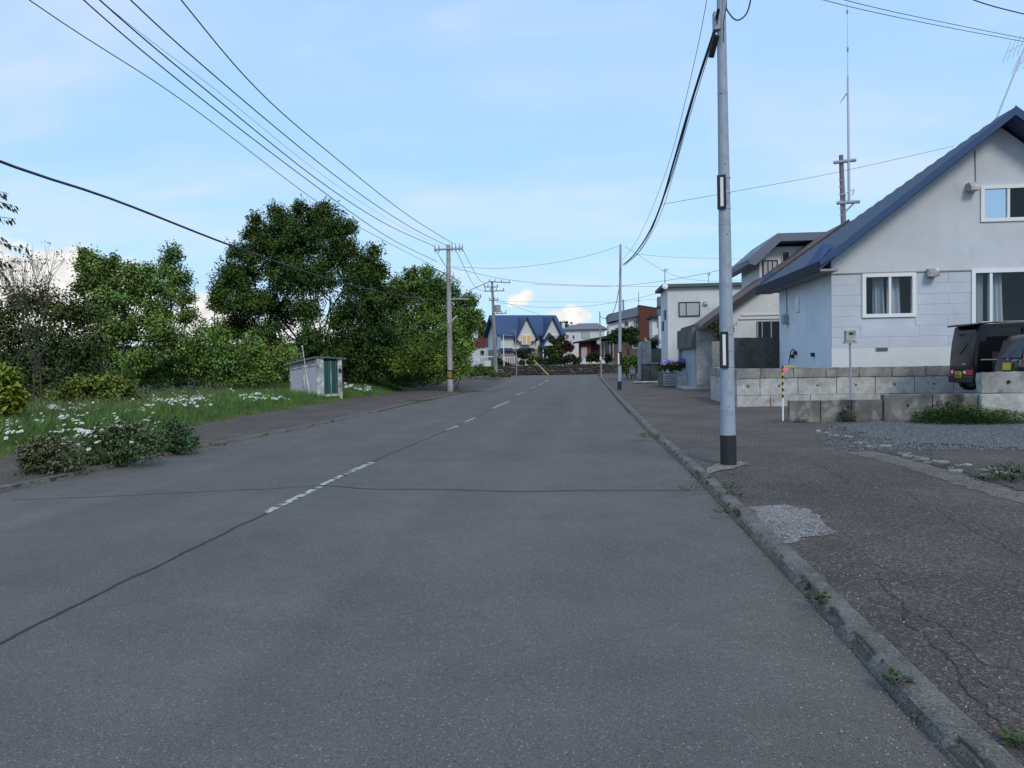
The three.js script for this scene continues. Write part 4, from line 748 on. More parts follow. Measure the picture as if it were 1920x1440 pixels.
{
  const zL = -18.6, yA = onZ(1480, 752, zL).y, yB = onZ(1700, 740, zL).y;
  const xA = onZ(1480, 765, zL).x, xB = onZ(1655, 760, zL).x, xC = onZ(1842, 760, zL).x;
  const stainM = mat([0.25, 0.245, 0.235], 0.95, { map: T.grime, bumpMap: T.concrete, bumpScale: 0.006 });
  const a = thing('low_wall', 'low stained concrete wall beside the striped stake', 'wall');
  let x = xA; for (let i = 0; i < 3; i++) { const xe = xA + (xB - xA) * (i + 1) / 3; let g = new THREE.BoxGeometry(xe - x - 0.02, yA + 0.05, 0.2, 8, 4, 2); g = jitter(g, 0.01, 1.5, i, 1); g.translate((x + xe) / 2, (yA - 0.05) / 2, zL - 0.1); mesh('wall_block', muv(g), stainM, a); x = xe; }
  const b = thing('low_wall', 'taller stained concrete wall behind the sprawling weeds', 'wall');
  x = xB + 0.02; for (let i = 0; i < 2; i++) { const xe = xB + (xC - xB) * (i + 1) / 2; let g = new THREE.BoxGeometry(xe - x - 0.02, yB + 0.05, 0.22, 8, 4, 2); g = jitter(g, 0.01, 1.5, i + 5, 1); g.translate((x + xe) / 2, (yB - 0.05) / 2, zL - 0.1); const k = mesh('wall_block', muv(g), stainM, b); const hc = new THREE.CylinderGeometry(0.03, 0.03, 0.03, 10); hc.rotateX(Math.PI / 2); hc.translate((x + xe) / 2, 0.42, zL + 0.012); mesh('weep_hole', hc, M.dark, k); x = xe; }
  const c = thing('base_wall', 'smooth pale concrete base under the rough wall at the right edge', 'wall'), yC = onZ(1880, 738, zL).y, yD = onZ(1880, 698, zL).y;
  mesh('concrete_slab', jitter(bx(onZ(1835, 750, zL).x, 22, -0.05, yC, zL - 0.25, zL + 0.12, 0.02), 0.004), M.concreteLight, c);
  const d = thing('rough_block', 'rough grey split-faced concrete block in front of the parked cars', 'block');
  let g = new THREE.BoxGeometry(8, yD - yC - 0.01, 0.26, 60, 10, 4); g = jitter(g, 0.035, 3, 2); g.translate(onZ(1841, 715, zL).x + 4, (yC + yD) / 2 + 0.005, zL - 0.12); const k = mesh('block_face', muv(g), M.concrete, d);
  const hc = new THREE.CylinderGeometry(0.04, 0.04, 0.03, 10); hc.rotateX(Math.PI / 2); const hp = onZ(1890, 716, zL); hc.translate(hp.x, hp.y, zL + 0.03); mesh('weep_hole', hc, M.dark, d);
  // striped stake with pink tape
  const sp = onZ(1468, 776, zL + 0.1), s = thing('marker_stake', 'black and yellow striped stake with pink tape and white foot', 'stake', [sp.x, 0.1, sp.z]), H = onZ(1468, 686, zL + 0.1).y - 0.1;
  mesh('white_foot', rod(V(0, 0, 0), V(0, H * 0.42, 0), 0.02), M.white, s);
  for (let i = 0; i < 9; i++) mesh('stripe', rod(V(0, H * (0.42 + 0.058 * i), 0), V(0, H * (0.42 + 0.058 * (i + 1)), 0), 0.022), i % 2 ? M.yellow : M.black, s);
  mesh('tip', rod(V(0, H * 0.942, 0), V(0, H, 0), 0.02), M.black, s);
  const tp = jitter(new THREE.BoxGeometry(0.09, 0.09, 0.03, 6, 5, 2), 0.03, 12); tp.translate(0.05, H * 0.93, 0.02); mesh('tape', tp, M.pink, s);
  // meter on a post behind the low wall
  const mz = -19.6, mp = onZ(1594, 700, mz), ms = thing('meter_post', 'small pale meter box on a thin post behind the low wall', 'meter box', [mp.x, 0, mz]), mt = onZ(1593, 640, mz).y;
  mesh('post', rod(V(0.02, 0.1, 0), V(0, mt + 0.05, 0), 0.026), M.steelGrey, ms);
  const mb = mesh('box', bx(-0.12, 0.12, mt, mt + 0.27, -0.08, 0.08, 0.02), M.concreteLight, ms); mesh('dial', bx(-0.05, 0.05, mt + 0.16, mt + 0.21, 0.082, 0.088), M.dark, mb); mesh('bracket', bx(-0.14, 0.14, mt - 0.05, mt, -0.07, 0.07), M.steelGrey, ms);
}

// ------------------------------------------------------------------ parked vehicles
function wheel(parent, x, z, r, w) {
  const g = new THREE.CylinderGeometry(r, r, w, 28); g.rotateX(Math.PI / 2); g.translate(x, r, z); const t = mesh('wheel', g, M.rubber, parent);
  const d = new THREE.CylinderGeometry(r * 0.62, r * 0.62, w + 0.02, 20); d.rotateX(Math.PI / 2); d.translate(x, r, z); mesh('rim', d, M.steelGrey, t);
}
function carShell(profile, width, bevel) {           // side outline in x, y; width across z, rounded
  const s = new THREE.Shape(profile.map((p) => new THREE.Vector2(p[0], p[1])));
  const g = new THREE.ExtrudeGeometry(s, { depth: width - 2 * bevel, bevelEnabled: true, bevelThickness: bevel, bevelSize: bevel * 0.7, bevelSegments: 4, bevelOffset: -bevel * 0.7 });
  g.translate(0, 0, -(width - 2 * bevel) / 2); return toCreasedNormals(g, 0.7);
}
{
  const yg = lotY(13, -22.4) + 0.02, xr = onZ(1826, 660, -21.7).x;
  const v = thing('parked_van', 'tall black van seen from behind with yellow plate, before the block wall', 'van', [xr, yg, -22.4]);
  mesh('body', carShell([[0.02, 0.32], [0.0, 0.5], [0.015, 0.9], [0.06, 1.35], [0.14, 1.76], [0.26, 1.86], [0.5, 1.89], [2.3, 1.88], [2.55, 1.8], [2.95, 1.15], [3.3, 0.95], [3.38, 0.8], [3.38, 0.35], [3.2, 0.25], [0.1, 0.25]], 1.47, 0.09), M.carPaint, v);
  const tail = (x0, y0, x1, y1, z0, z1, m, nm, off = 0.012) => { const a = V(x0 - off, y0, 0), g = new THREE.BufferGeometry(); const f = []; const A = [x0 - off, y0, z0], B = [x0 - off, y0, z1], C = [x1 - off, y1, z1], Dd = [x1 - off, y1, z0], A2 = [x0 + 0.03, y0, z0], B2 = [x0 + 0.03, y0, z1], C2 = [x1 + 0.03, y1, z1], D2 = [x1 + 0.03, y1, z0]; for (const q of [[A, B, C, Dd], [B, B2, C2, C], [A2, A, Dd, D2], [Dd, C, C2, D2], [A2, B2, B, A]]) f.push(...q[0], ...q[1], ...q[2], ...q[0], ...q[2], ...q[3]); g.setAttribute('position', new THREE.Float32BufferAttribute(f, 3)); g.computeVertexNormals(); return mesh(nm, muv(g), m, v); };
  tail(0.045, 1.0, 0.13, 1.68, -0.58, 0.58, M.carGlass, 'rear_window');
  tail(0.0, 0.47, 0.0, 0.6, 0.3, 0.66, M.red, 'tail_light', 0.02); tail(0.0, 0.47, 0.0, 0.6, -0.66, -0.34, M.red, 'tail_light', 0.02); tail(0.0, 0.49, 0.0, 0.57, 0.16, 0.3, M.white, 'reversing_light', 0.02); tail(0.0, 0.49, 0.0, 0.57, -0.52, -0.42, M.white, 'reversing_light', 0.026);
  for (const [y, za, zb] of [[0.505, -0.2, -0.02], [0.43, -0.24, -0.16], [0.43, -0.14, -0.07], [0.43, -0.03, 0.03]]) tail(0, y - (y > 0.5 ? 0.015 : 0.035), 0, y + (y > 0.5 ? 0.015 : 0.035), za, zb, M.dark, 'plate_mark', 0.038);
  const pl = tail(0.0, 0.38, 0.0, 0.55, -0.27, 0.06, M.plate, 'number_plate', 0.035);
  tail(0.01, 0.74, 0.012, 0.77, 0.05, 0.28, M.metal, 'badge', 0.016);
  mesh('rear_bumper', new RoundedBoxGeometry(0.14, 0.22, 1.45, 3, 0.05).translate(0.04, 0.34, 0), M.carPaint, v);
  mesh('spoiler', new RoundedBoxGeometry(0.34, 0.05, 1.36, 3, 0.02).rotateZ(0.12).translate(0.1, 1.83, 0), M.carPaint, v);
  mesh('side_window', bx(0.3, 1.0, 1.08, 1.66, 0.735, 0.742), M.carGlass, v);
  const so = mesh('door_opening_shade', bx(0.45, 1.15, 0.42, 1.7, 0.735, 0.741), M.dark, v);  // flat dark panel, the shade inside the open door painted on the body
  mesh('sliding_door', bx(1.2, 2.15, 0.35, 1.72, 0.745, 0.79, 0.02), M.carPaint, v);
  mesh('door_handle', bx(0.72, 0.86, 1.1, 1.13, 0.742, 0.78, 0.01), M.metal, v);
  mesh('side_rail', bx(0.15, 1.2, 0.86, 0.885, 0.742, 0.755), M.steelGrey, v);
  mesh('roof_rail', bx(0.2, 2.3, 1.86, 1.89, 0.6, 0.68, 0.01), M.metal, v);
  mesh('wiper', rod(V(0.02, 1.02, -0.1), V(0.05, 1.3, 0.25), 0.012), M.black, v);
  for (const [x, z] of [[0.52, -0.62], [0.52, 0.62], [2.8, -0.62], [2.8, 0.62]]) wheel(v, x, z, 0.27, 0.18);
}
{
  const yg = lotY(13, -20) + 0.02, xr = onZ(1921, 660, -19.4).x;
  const v = thing('parked_car', 'black hatchback half out of frame at right, nearer than the van', 'car', [xr, yg, -20.12]);
  mesh('body', carShell([[0.03, 0.35], [0.0, 0.55], [0.02, 0.85], [0.08, 1.05], [0.2, 1.45], [0.36, 1.6], [0.6, 1.66], [1.9, 1.64], [2.2, 1.5], [2.7, 0.98], [3.25, 0.85], [3.35, 0.7], [3.35, 0.35], [3.2, 0.24], [0.12, 0.24]], 1.45, 0.12), M.carPaint, v);
  const g = new THREE.BoxGeometry(0.03, 0.46, 1.02); g.rotateZ(-0.29); g.translate(0.115, 1.27, 0); mesh('rear_window', g, M.carGlass, v);
  for (const s of [-1, 1]) { const q = new RoundedBoxGeometry(0.09, 0.55, 0.14, 3, 0.03); q.rotateZ(-0.16); q.translate(0.1, 1.08, s * 0.6); if (s > 0) mesh('tail_light', q, M.red, v); }
  const p = mesh('number_plate', bx(-0.02, 0.03, 0.76, 0.93, -0.2, 0.14), M.plate, v);
  mesh('badge', bx(0.0, 0.05, 1.0, 1.04, -0.06, 0.0), M.metal, v); mesh('tailgate_handle', bx(-0.01, 0.06, 0.98, 1.01, 0.18, 0.42), M.metal, v);
  mesh('sticker', bx(0.0, 0.02, 0.86, 1.0, 0.5, 0.56), mat([0.05, 0.35, 0.22], 0.5), v);
  mesh('rear_bumper', new RoundedBoxGeometry(0.16, 0.26, 1.44, 3, 0.06).translate(0.03, 0.42, 0), M.carPaint, v);
  mesh('side_window', bx(0.5, 2.1, 1.02, 1.45, 0.69, 0.73), M.carGlass, v);
  for (const [x, z] of [[0.5, -0.6], [0.5, 0.6], [2.75, -0.6], [2.75, 0.6]]) wheel(v, x, z, 0.28, 0.18);
}

// ------------------------------------------------------------------ near grey pole with reflector boards
const NP = onY(1366, 872, 0.06);
{
  const top = onZ(1352, 0, NP.z), dirn = top.clone().sub(NP), L = dirn.length() * 1.12, at = (t) => NP.clone().addScaledVector(dirn, t);
  const p = thing('utility_pole', 'blue-grey steel utility pole with black foot, nearest on the right', 'pole');
  const seg = (y0, y1, m, nm, r) => mesh(nm, muv(rod(at(y0), at(y1), r ?? lerp(0.109, 0.06, y0), r ?? lerp(0.109, 0.06, y1), 28)), m, p);
  seg(0.066, 1.12, M.poleSteel, 'shaft'); seg(-0.02, 0.066, M.black, 'black_foot', 0.113);
  for (const y of [0.3, 0.52, 0.8]) mesh('joint_ring', rod(at(y), at(y + 0.0025), lerp(0.111, 0.062, y), lerp(0.111, 0.062, y), 28), M.steelGrey, p);
  reseed(9); for (const [y, a] of [[0.13, 0.2], [0.5, 0.5], [0.28, 0.1], [0.65, 0.3], [0.80, -0.1], [0.62, 0.4]]) { const c = at(y), r = lerp(0.109, 0.06, y); mesh('bolt', new THREE.SphereGeometry(0.014, 8, 6).translate(c.x + Math.sin(a - 0.25) * r, c.y, c.z + Math.cos(a - 0.25) * r), M.steelGrey, p); }
  for (const [px, y0, y1] of [[-0.02, 690, 622], [-0.02, 394, 330]]) {
    const b0 = onZ(1362, y0, NP.z), b1 = onZ(1360, y1, NP.z), c = NP.clone().addScaledVector(dirn, ((b0.y + b1.y) / 2 - NP.y) / dirn.y), r = lerp(0.109, 0.06, (c.y - NP.y) / dirn.y), H = b1.y - b0.y, up = dirn.clone().normalize();
    const grp = mesh('reflector_board', (() => { const g = new RoundedBoxGeometry(0.125, H, 0.02, 2, 0.008); g.translate(px, 0, r + 0.02); g.rotateY(-0.32); g.applyQuaternion(new THREE.Quaternion().setFromUnitVectors(V(0, 1, 0), up)); g.translate(c.x, c.y, c.z); return g; })(), M.black, p);
    const st = new THREE.BoxGeometry(0.042, H * 0.84, 0.006); st.translate(px + 0.005, 0, r + 0.034); st.rotateY(-0.32); st.applyQuaternion(new THREE.Quaternion().setFromUnitVectors(V(0, 1, 0), up)); st.translate(c.x, c.y, c.z); mesh('reflective_strip', st, M.white, grp);
    for (const k of [-0.45, 0, 0.45]) { const q = c.clone().addScaledVector(up, k * H); mesh('clamp_band', rod(q.clone().addScaledVector(up, -0.012), q.clone().addScaledVector(up, 0.012), r + 0.008, r + 0.008, 24), M.metal, p); }
  }
  const jb = onZ(1343, 42, NP.z), sl = [onZ(1343, 66, NP.z + 0.05), onZ(1333, 107, NP.z - 0.12)];
  mesh('junction_box', new RoundedBoxGeometry(0.1, 0.26, 0.12, 2, 0.015).translate(jb.x, jb.y, jb.z + 0.02), M.poleSteel, p);
  mesh('cable_sleeve', rod(sl[0], sl[1], 0.045, 0.045, 12), M.black, p);
  mesh('drop_loop', tube([at(1.02), onZ(1365, 22, NP.z), onZ(1382, 38, NP.z), onZ(1398, 28, NP.z), onZ(1408, -4, NP.z), onZ(1412, -60, NP.z)], 0.011, 40), M.wire, p);
  mesh('drop_wire', tube([at(1.03), onZ(1362, 6, NP.z + 0.15), onZ(1357, 40, NP.z + 0.13), onZ(1356, 80, NP.z + 0.12)], 0.008, 30), M.wire, p);
}
// second pole on the right, far down the pavement
const RP = onY(1161.5, 731, 0.06);
{
  const p = thing('utility_pole', 'thin grey pole with black foot halfway along the right pavement', 'pole'), top = onZ(1163.5, 458, RP.z), d = top.clone().sub(RP), at = (t) => RP.clone().addScaledVector(d, t);
  mesh('shaft', rod(at(0.06), at(1), 0.1, 0.05, 14), M.poleSteel, p); mesh('black_foot', rod(at(-0.02), at(0.06), 0.105, 0.105, 14), M.black, p);
  const b = mesh('reflector_board', rod(at(0.17), at(0.262), 0.115, 0.112, 14), M.black, p); const s0 = at(0.175), s1 = at(0.255); mesh('reflective_strip', bx(s0.x - 0.09, s0.x - 0.02, s0.y, s1.y, s0.z + 0.09, s0.z + 0.12), M.white, b);
  mesh('mirror_back', new THREE.CylinderGeometry(0.28, 0.28, 0.05, 20).rotateX(Math.PI / 2).translate(RP.x - 1.15, 3.3, RP.z - 14), M.metal, p).visible = true;
  p.remove(p.children[p.children.length - 1]);
}
{ // third, farther pole with a small round sign seen edge-on
  const b = onZ(1127, 704, -66), t = onZ(1124.5, 584, -66); b.y = 0;
  const p = thing('utility_pole', 'thinnest pale pole on the right kerb before the stone wall', 'pole');
  mesh('shaft', rod(b, t, 0.07, 0.045, 10), M.poleConcrete, p); const q = onZ(1126, 675, -66); mesh('band', rod(q, q.clone().add(V(0, 0.3, 0)), 0.08, 0.08, 10), M.white, p);
  const c = onZ(1123, 641.5, -66); mesh('round_sign', new THREE.CylinderGeometry(0.2, 0.2, 0.03, 18).rotateX(Math.PI / 2).translate(c.x, c.y, c.z + 0.09), M.concreteLight, p);
}

// ------------------------------------------------------------------ concrete utility pole on the left
const LP = onY(844.5, 734, 0.05);
{
  const top = onZ(840.5, 459, LP.z), d = top.clone().sub(LP), at = (t) => LP.clone().addScaledVector(d, t);
  const p = thing('utility_pole', 'pale concrete utility pole with crossarm on the left verge', 'pole');
  mesh('shaft', muv(rod(at(-0.02), at(1), 0.165, 0.105, 20)), M.poleConcrete, p);
  const sg = mesh('warning_band', rod(at(0.085), at(0.148), 0.17, 0.166, 20), M.black, p);
  for (let i = 0; i < 5; i++) { const a = -0.75 + i * 0.36, c = at(0.116), r = 0.17; const g = new THREE.BoxGeometry(0.016, d.length() * 0.044, 0.008); g.translate(0, 0, r); g.rotateY(a); g.translate(c.x, c.y, c.z); mesh('warning_stripe', g, M.yellow, sg); }
  for (const t of [0.36, 0.62, 0.66, 0.84, 0.9]) mesh('band', rod(at(t), at(t + 0.008), lerp(0.17, 0.112, t), lerp(0.17, 0.112, t), 20), M.steelGrey, p);
  const a0 = onZ(814, 468, LP.z + 0.12), a1 = onZ(868, 466, LP.z + 0.12);
  const arm = mesh('crossarm', rod(a0, a1, 0.05, 0.05, 4), M.metal, p);
  for (const t of [0.03, 0.17, 0.62, 0.75, 0.88, 0.98]) { const q = a0.clone().lerp(a1, t), s = t > 0.5 && t < 0.95 ? 1.25 : 1; mesh('insulator', [rod(q.clone().add(V(0, 0.03, 0)), q.clone().add(V(0, 0.24 * s, 0)), 0.028, 0.018, 8), rod(q.clone().add(V(0, 0.08, 0)), q.clone().add(V(0, 0.12, 0)), 0.045, 0.045, 8), rod(q.clone().add(V(0, -0.16, 0)), q.clone().add(V(0, -0.04, 0)), 0.025, 0.035, 8)], M.steelGrey, arm); }
  const la = at(0.49), lb = onZ(857, 592, LP.z); mesh('bracket_arm', rod(at(0.47), lb, 0.03, 0.03, 6), M.white, p);
  const sb = onZ(880, 561, LP.z); mesh('side_arm', rod(at(0.63), sb, 0.04, 0.04, 4), M.metal, p);
}
// second utility pole beyond it
{
  const z = -78, b = onZ(930, 703, z), t = onZ(922.5, 527, z); b.y = 0; const d = t.clone().sub(b), at = (k) => b.clone().addScaledVector(d, k);
  const p = thing('utility_pole', 'utility pole with transformer and several crossarms before the blue-roofed far house', 'pole');
  mesh('shaft', rod(b, t, 0.2, 0.12, 14), M.poleConcrete, p);
  const arm = (x0, y0, x1, y1) => { const a = onZ(x0, y0, z + 0.2), c = onZ(x1, y1, z + 0.2), m = mesh('crossarm', rod(a, c, 0.055, 0.055, 4), M.steelGrey, p); for (const k of [0.05, 0.3, 0.6, 0.95]) { const q = a.clone().lerp(c, k); mesh('insulator', rod(q, q.clone().add(V(0, 0.28, 0)), 0.07, 0.05, 6), M.steelGrey, m); } };
  arm(916, 528, 957, 530); arm(907, 538, 934, 538); arm(908, 546, 946, 545); arm(925, 588, 950, 587); arm(917, 563, 934, 563);
  const tp = onZ(933, 579, z + 0.1); const c = mesh('transformer', new THREE.CylinderGeometry(0.3, 0.3, 0.62, 16).translate(tp.x, tp.y, tp.z), M.concrete, p); mesh('transformer_lid', new THREE.CylinderGeometry(0.32, 0.32, 0.06, 16).translate(tp.x, tp.y + 0.34, tp.z), M.steelGrey, c);
}
{ // thin posts in front of the far house
  for (const [px, y0, y1, z, lb] of [[944.5, 695, 628, -88, 'thin white pole left of the bay window of the far house'], [967.5, 704, 620, -83.5, 'thin grey pole at the stone wall before the far house']]) {
    const b = onZ(px + 1, y0, z), t = onZ(px - 1, y1, z), p = thing('slim_post', lb, 'post'); mesh('shaft', rod(V(b.x, 0.1, z), t, 0.06, 0.045, 8), z < -85 ? M.white : M.poleConcrete, p);
    mesh('arm', rod(t, t.clone().add(V(z < -85 ? 1.1 : -0.3, -0.1, 0)), 0.035, 0.03, 5), M.steelGrey, p);
  }
  const a = onZ(998, 672, -83.4), b = onZ(1028, 702, -82.9), g = thing('guy_guard', 'slanting yellow guy-wire guard on the stone wall', 'guard'); b.y = 0.05;
  mesh('yellow_sleeve', rod(b, a.clone().lerp(b, 0.55), 0.06, 0.055, 8), M.trayYellow, g); mesh('pale_sleeve', rod(a.clone().lerp(b, 0.55), a.clone().lerp(b, 0.1), 0.045, 0.04, 8), mat([0.5, 0.45, 0.25], 0.8), g);
}

// ------------------------------------------------------------------ wires
function wire(label, pts, r, cat = 'wire', name = 'power_line', group) { return tag(mesh(name, tube(pts, r, 60, 5), M.wire), label, cat, group); }
{
  const X = (x, l) => l.map(([a, b]) => onX(a, b, x));
  const back = (pts) => { const a = pts[0], b = pts[1], d = a.clone().sub(b).normalize(); return [a.clone().addScaledVector(d, 7).add(V(0, 0.45, 0)), ...pts]; };
  const xc = (px) => onZ(px, 466, LP.z).x;
  wire('leftmost of the overhead wires crossing the top left sky', back(X(xc(815) - 0.35, [[55, 0], [330, 180], [600, 382], [700, 440], [815, 500]])), 0.009);
  wire('second overhead wire from the left in the upper sky', back(X(xc(817), [[157, 0], [330, 147], [560, 325], [720, 440], [820, 491]])), 0.012);
  wire('third overhead wire from the left, the thickest of the bundle', back(X(xc(822), [[187, 0], [400, 180], [600, 340], [720, 418], [815, 462]])), 0.013);
  wire('fourth overhead wire from the left', back(X(xc(850), [[245, 0], [400, 140], [640, 338], [760, 420], [838, 461]])), 0.012);
  wire('rightmost overhead wire running down to the crossarm', back(X(xc(862), [[340, 0], [480, 165], [640, 305], [760, 400], [850, 457]])), 0.012);
  wire('faint thin wire beside the thick overhead bundle', back(X(xc(830), [[205, 15], [400, 165], [600, 325], [740, 418], [836, 466]])), 0.004);
  wire('heavy dark cable sagging across the left trees to the pole', back(X(LP.x - 0.15, [[0, 303], [200, 370], [440, 463], [640, 530], [760, 556], [842, 566]])), 0.02, 'cable', 'telephone_cable');
  // left pole to the next pole
  const z2 = -78, P = (a, b) => { const A = onZ(a[0], a[1], LP.z), B = onZ(b[0], b[1], z2), m = A.clone().lerp(B, 0.5); m.y -= 0.7; return [A, m, B]; };
  wire('wire from right end of the crossarm to the next pole', P([866, 465], [916, 530]), 0.014); wire('lower wire from the crossarm to the next pole', P([855, 470], [908, 546]), 0.014);
  wire('short jumper from left end of the crossarm down the pole', [onZ(818, 470, LP.z), onZ(826, 484, LP.z), onZ(838, 503, LP.z)], 0.016);
  wire('cable from the pole side arm past the round tree', P([846, 561], [912, 600]), 0.016);
  wire('dark joint cable left of the transformer pole crossarms', [onZ(880, 545, -70), onZ(897, 537, -74), onZ(916, 529, z2)], 0.035);
  // street crossings
  const Z = (l) => l.map(([a, b, z]) => onZ(a, b, z));
  wire('wire rising across the street to the thin right pole', Z([[846, 500, -40], [940, 503, -41], [1030, 494, -42], [1100, 480, -43], [1163, 461, -43.5]]), 0.009);
  wire('wire from left pole across to far right roofs, upper', Z([[848, 502, -40], [950, 524, -50], [1050, 533, -58], [1200, 537, -60], [1330, 534, -62]]), 0.011);
  wire('wire curving up from street end to the dormer house', Z([[1000, 533, -60], [1130, 537, -56], [1220, 530, -52], [1330, 511, -46], [1404, 490, -40]]), 0.012);
  wire('thin wire from thin right pole towards the flat-roofed house', Z([[1172, 462, -43], [1192, 475, -43], [1260, 515, -47], [1330, 527, -52], [1420, 523, -60]]), 0.008);
  wire('thin level wire at upper right of the thin right pole', Z([[1190, 476, -43], [1260, 482, -45], [1400, 486, -48]]), 0.007);
  wire('low wire above the far house roofs', Z([[930, 567, -78], [1010, 576, -80], [1100, 574, -80], [1180, 562, -76], [1240, 548, -66]]), 0.014);
  wire('lowest far wire sagging over the blue-roofed far house', Z([[928, 560, -78], [960, 572, -80], [1010, 590, -82], [1030, 600, -83]]), 0.012);
  wire('faint level wire crossing the cumulus clouds', Z([[930, 565, -90], [1050, 566, -90], [1160, 566, -90], [1240, 560, -90]]), 0.011);
  // right-hand bundle between the two grey poles
  const xb = NP.x - 0.12;
  const bundle = [[1347, 18], [1338, 62], [1322, 110], [1290, 212], [1262, 308], [1240, 382], [1220, 430], [1195, 470], [1180, 487], [1168, 496]];
  const end = (l) => [...l.slice(0, -1).map(([a, b]) => onX(a, b, xb)), onZ(l[l.length - 1][0], l[l.length - 1][1], RP.z)];
  wire('thick bundled cable sagging between the two grey right-hand poles', end(bundle), 0.022, 'cable', 'telephone_cable');
  wire('second strand wound along the thick bundled cable', end(bundle.map(([a, b], i) => [a + 1.5 + 2 * Math.sin(i * 2.1), b + 2])), 0.01, 'cable', 'telephone_cable');
  wire('thin strand hanging right of the thick bundled cable', end(bundle.map(([a, b], i) => [a + 5 * Math.sin(i / 9 * Math.PI), b + 3])), 0.006, 'cable', 'telephone_cable');
  wire('thin separate wire left of the thick bundled cable', end([[1330, -30], [1318, 40], [1292, 160], [1262, 280], [1235, 360], [1205, 430], [1185, 465], [1166, 488]]), 0.005);
  wire('slack cable hanging from right pole to the thinnest pole', [onZ(1163, 500, RP.z), onZ(1160, 545, -48), onZ(1152, 580, -54), onZ(1142, 593, -60), onZ(1131, 597, -64), onZ(1125, 592, -66)], 0.022, 'cable', 'telephone_cable');
  // house drop and the wires at top right
  wire('thin service wire from the bundle to the blue gable', [onX(1243, 383, xb), onZ(1360, 362, -22), onZ(1560, 325, -24), onZ(1788, 274, -25)], 0.006);
  wire('lower of the pair of wires crossing the top right sky', Z([[1500, -12, -13], [1600, 14, -14], [1760, 48, -16], [1930, 80, -18]]), 0.006); wire('upper of the pair of wires crossing the top right sky', Z([[1530, -14, -13], [1640, 14, -14], [1780, 44, -16], [1930, 74, -18]]), 0.006);
  wire('dark wire cutting the top right corner of the sky', Z([[1780, -18, -11], [1850, 8, -12], [1935, 30, -13]]), 0.009);
  // cable wrapped hangers on the bundle
}

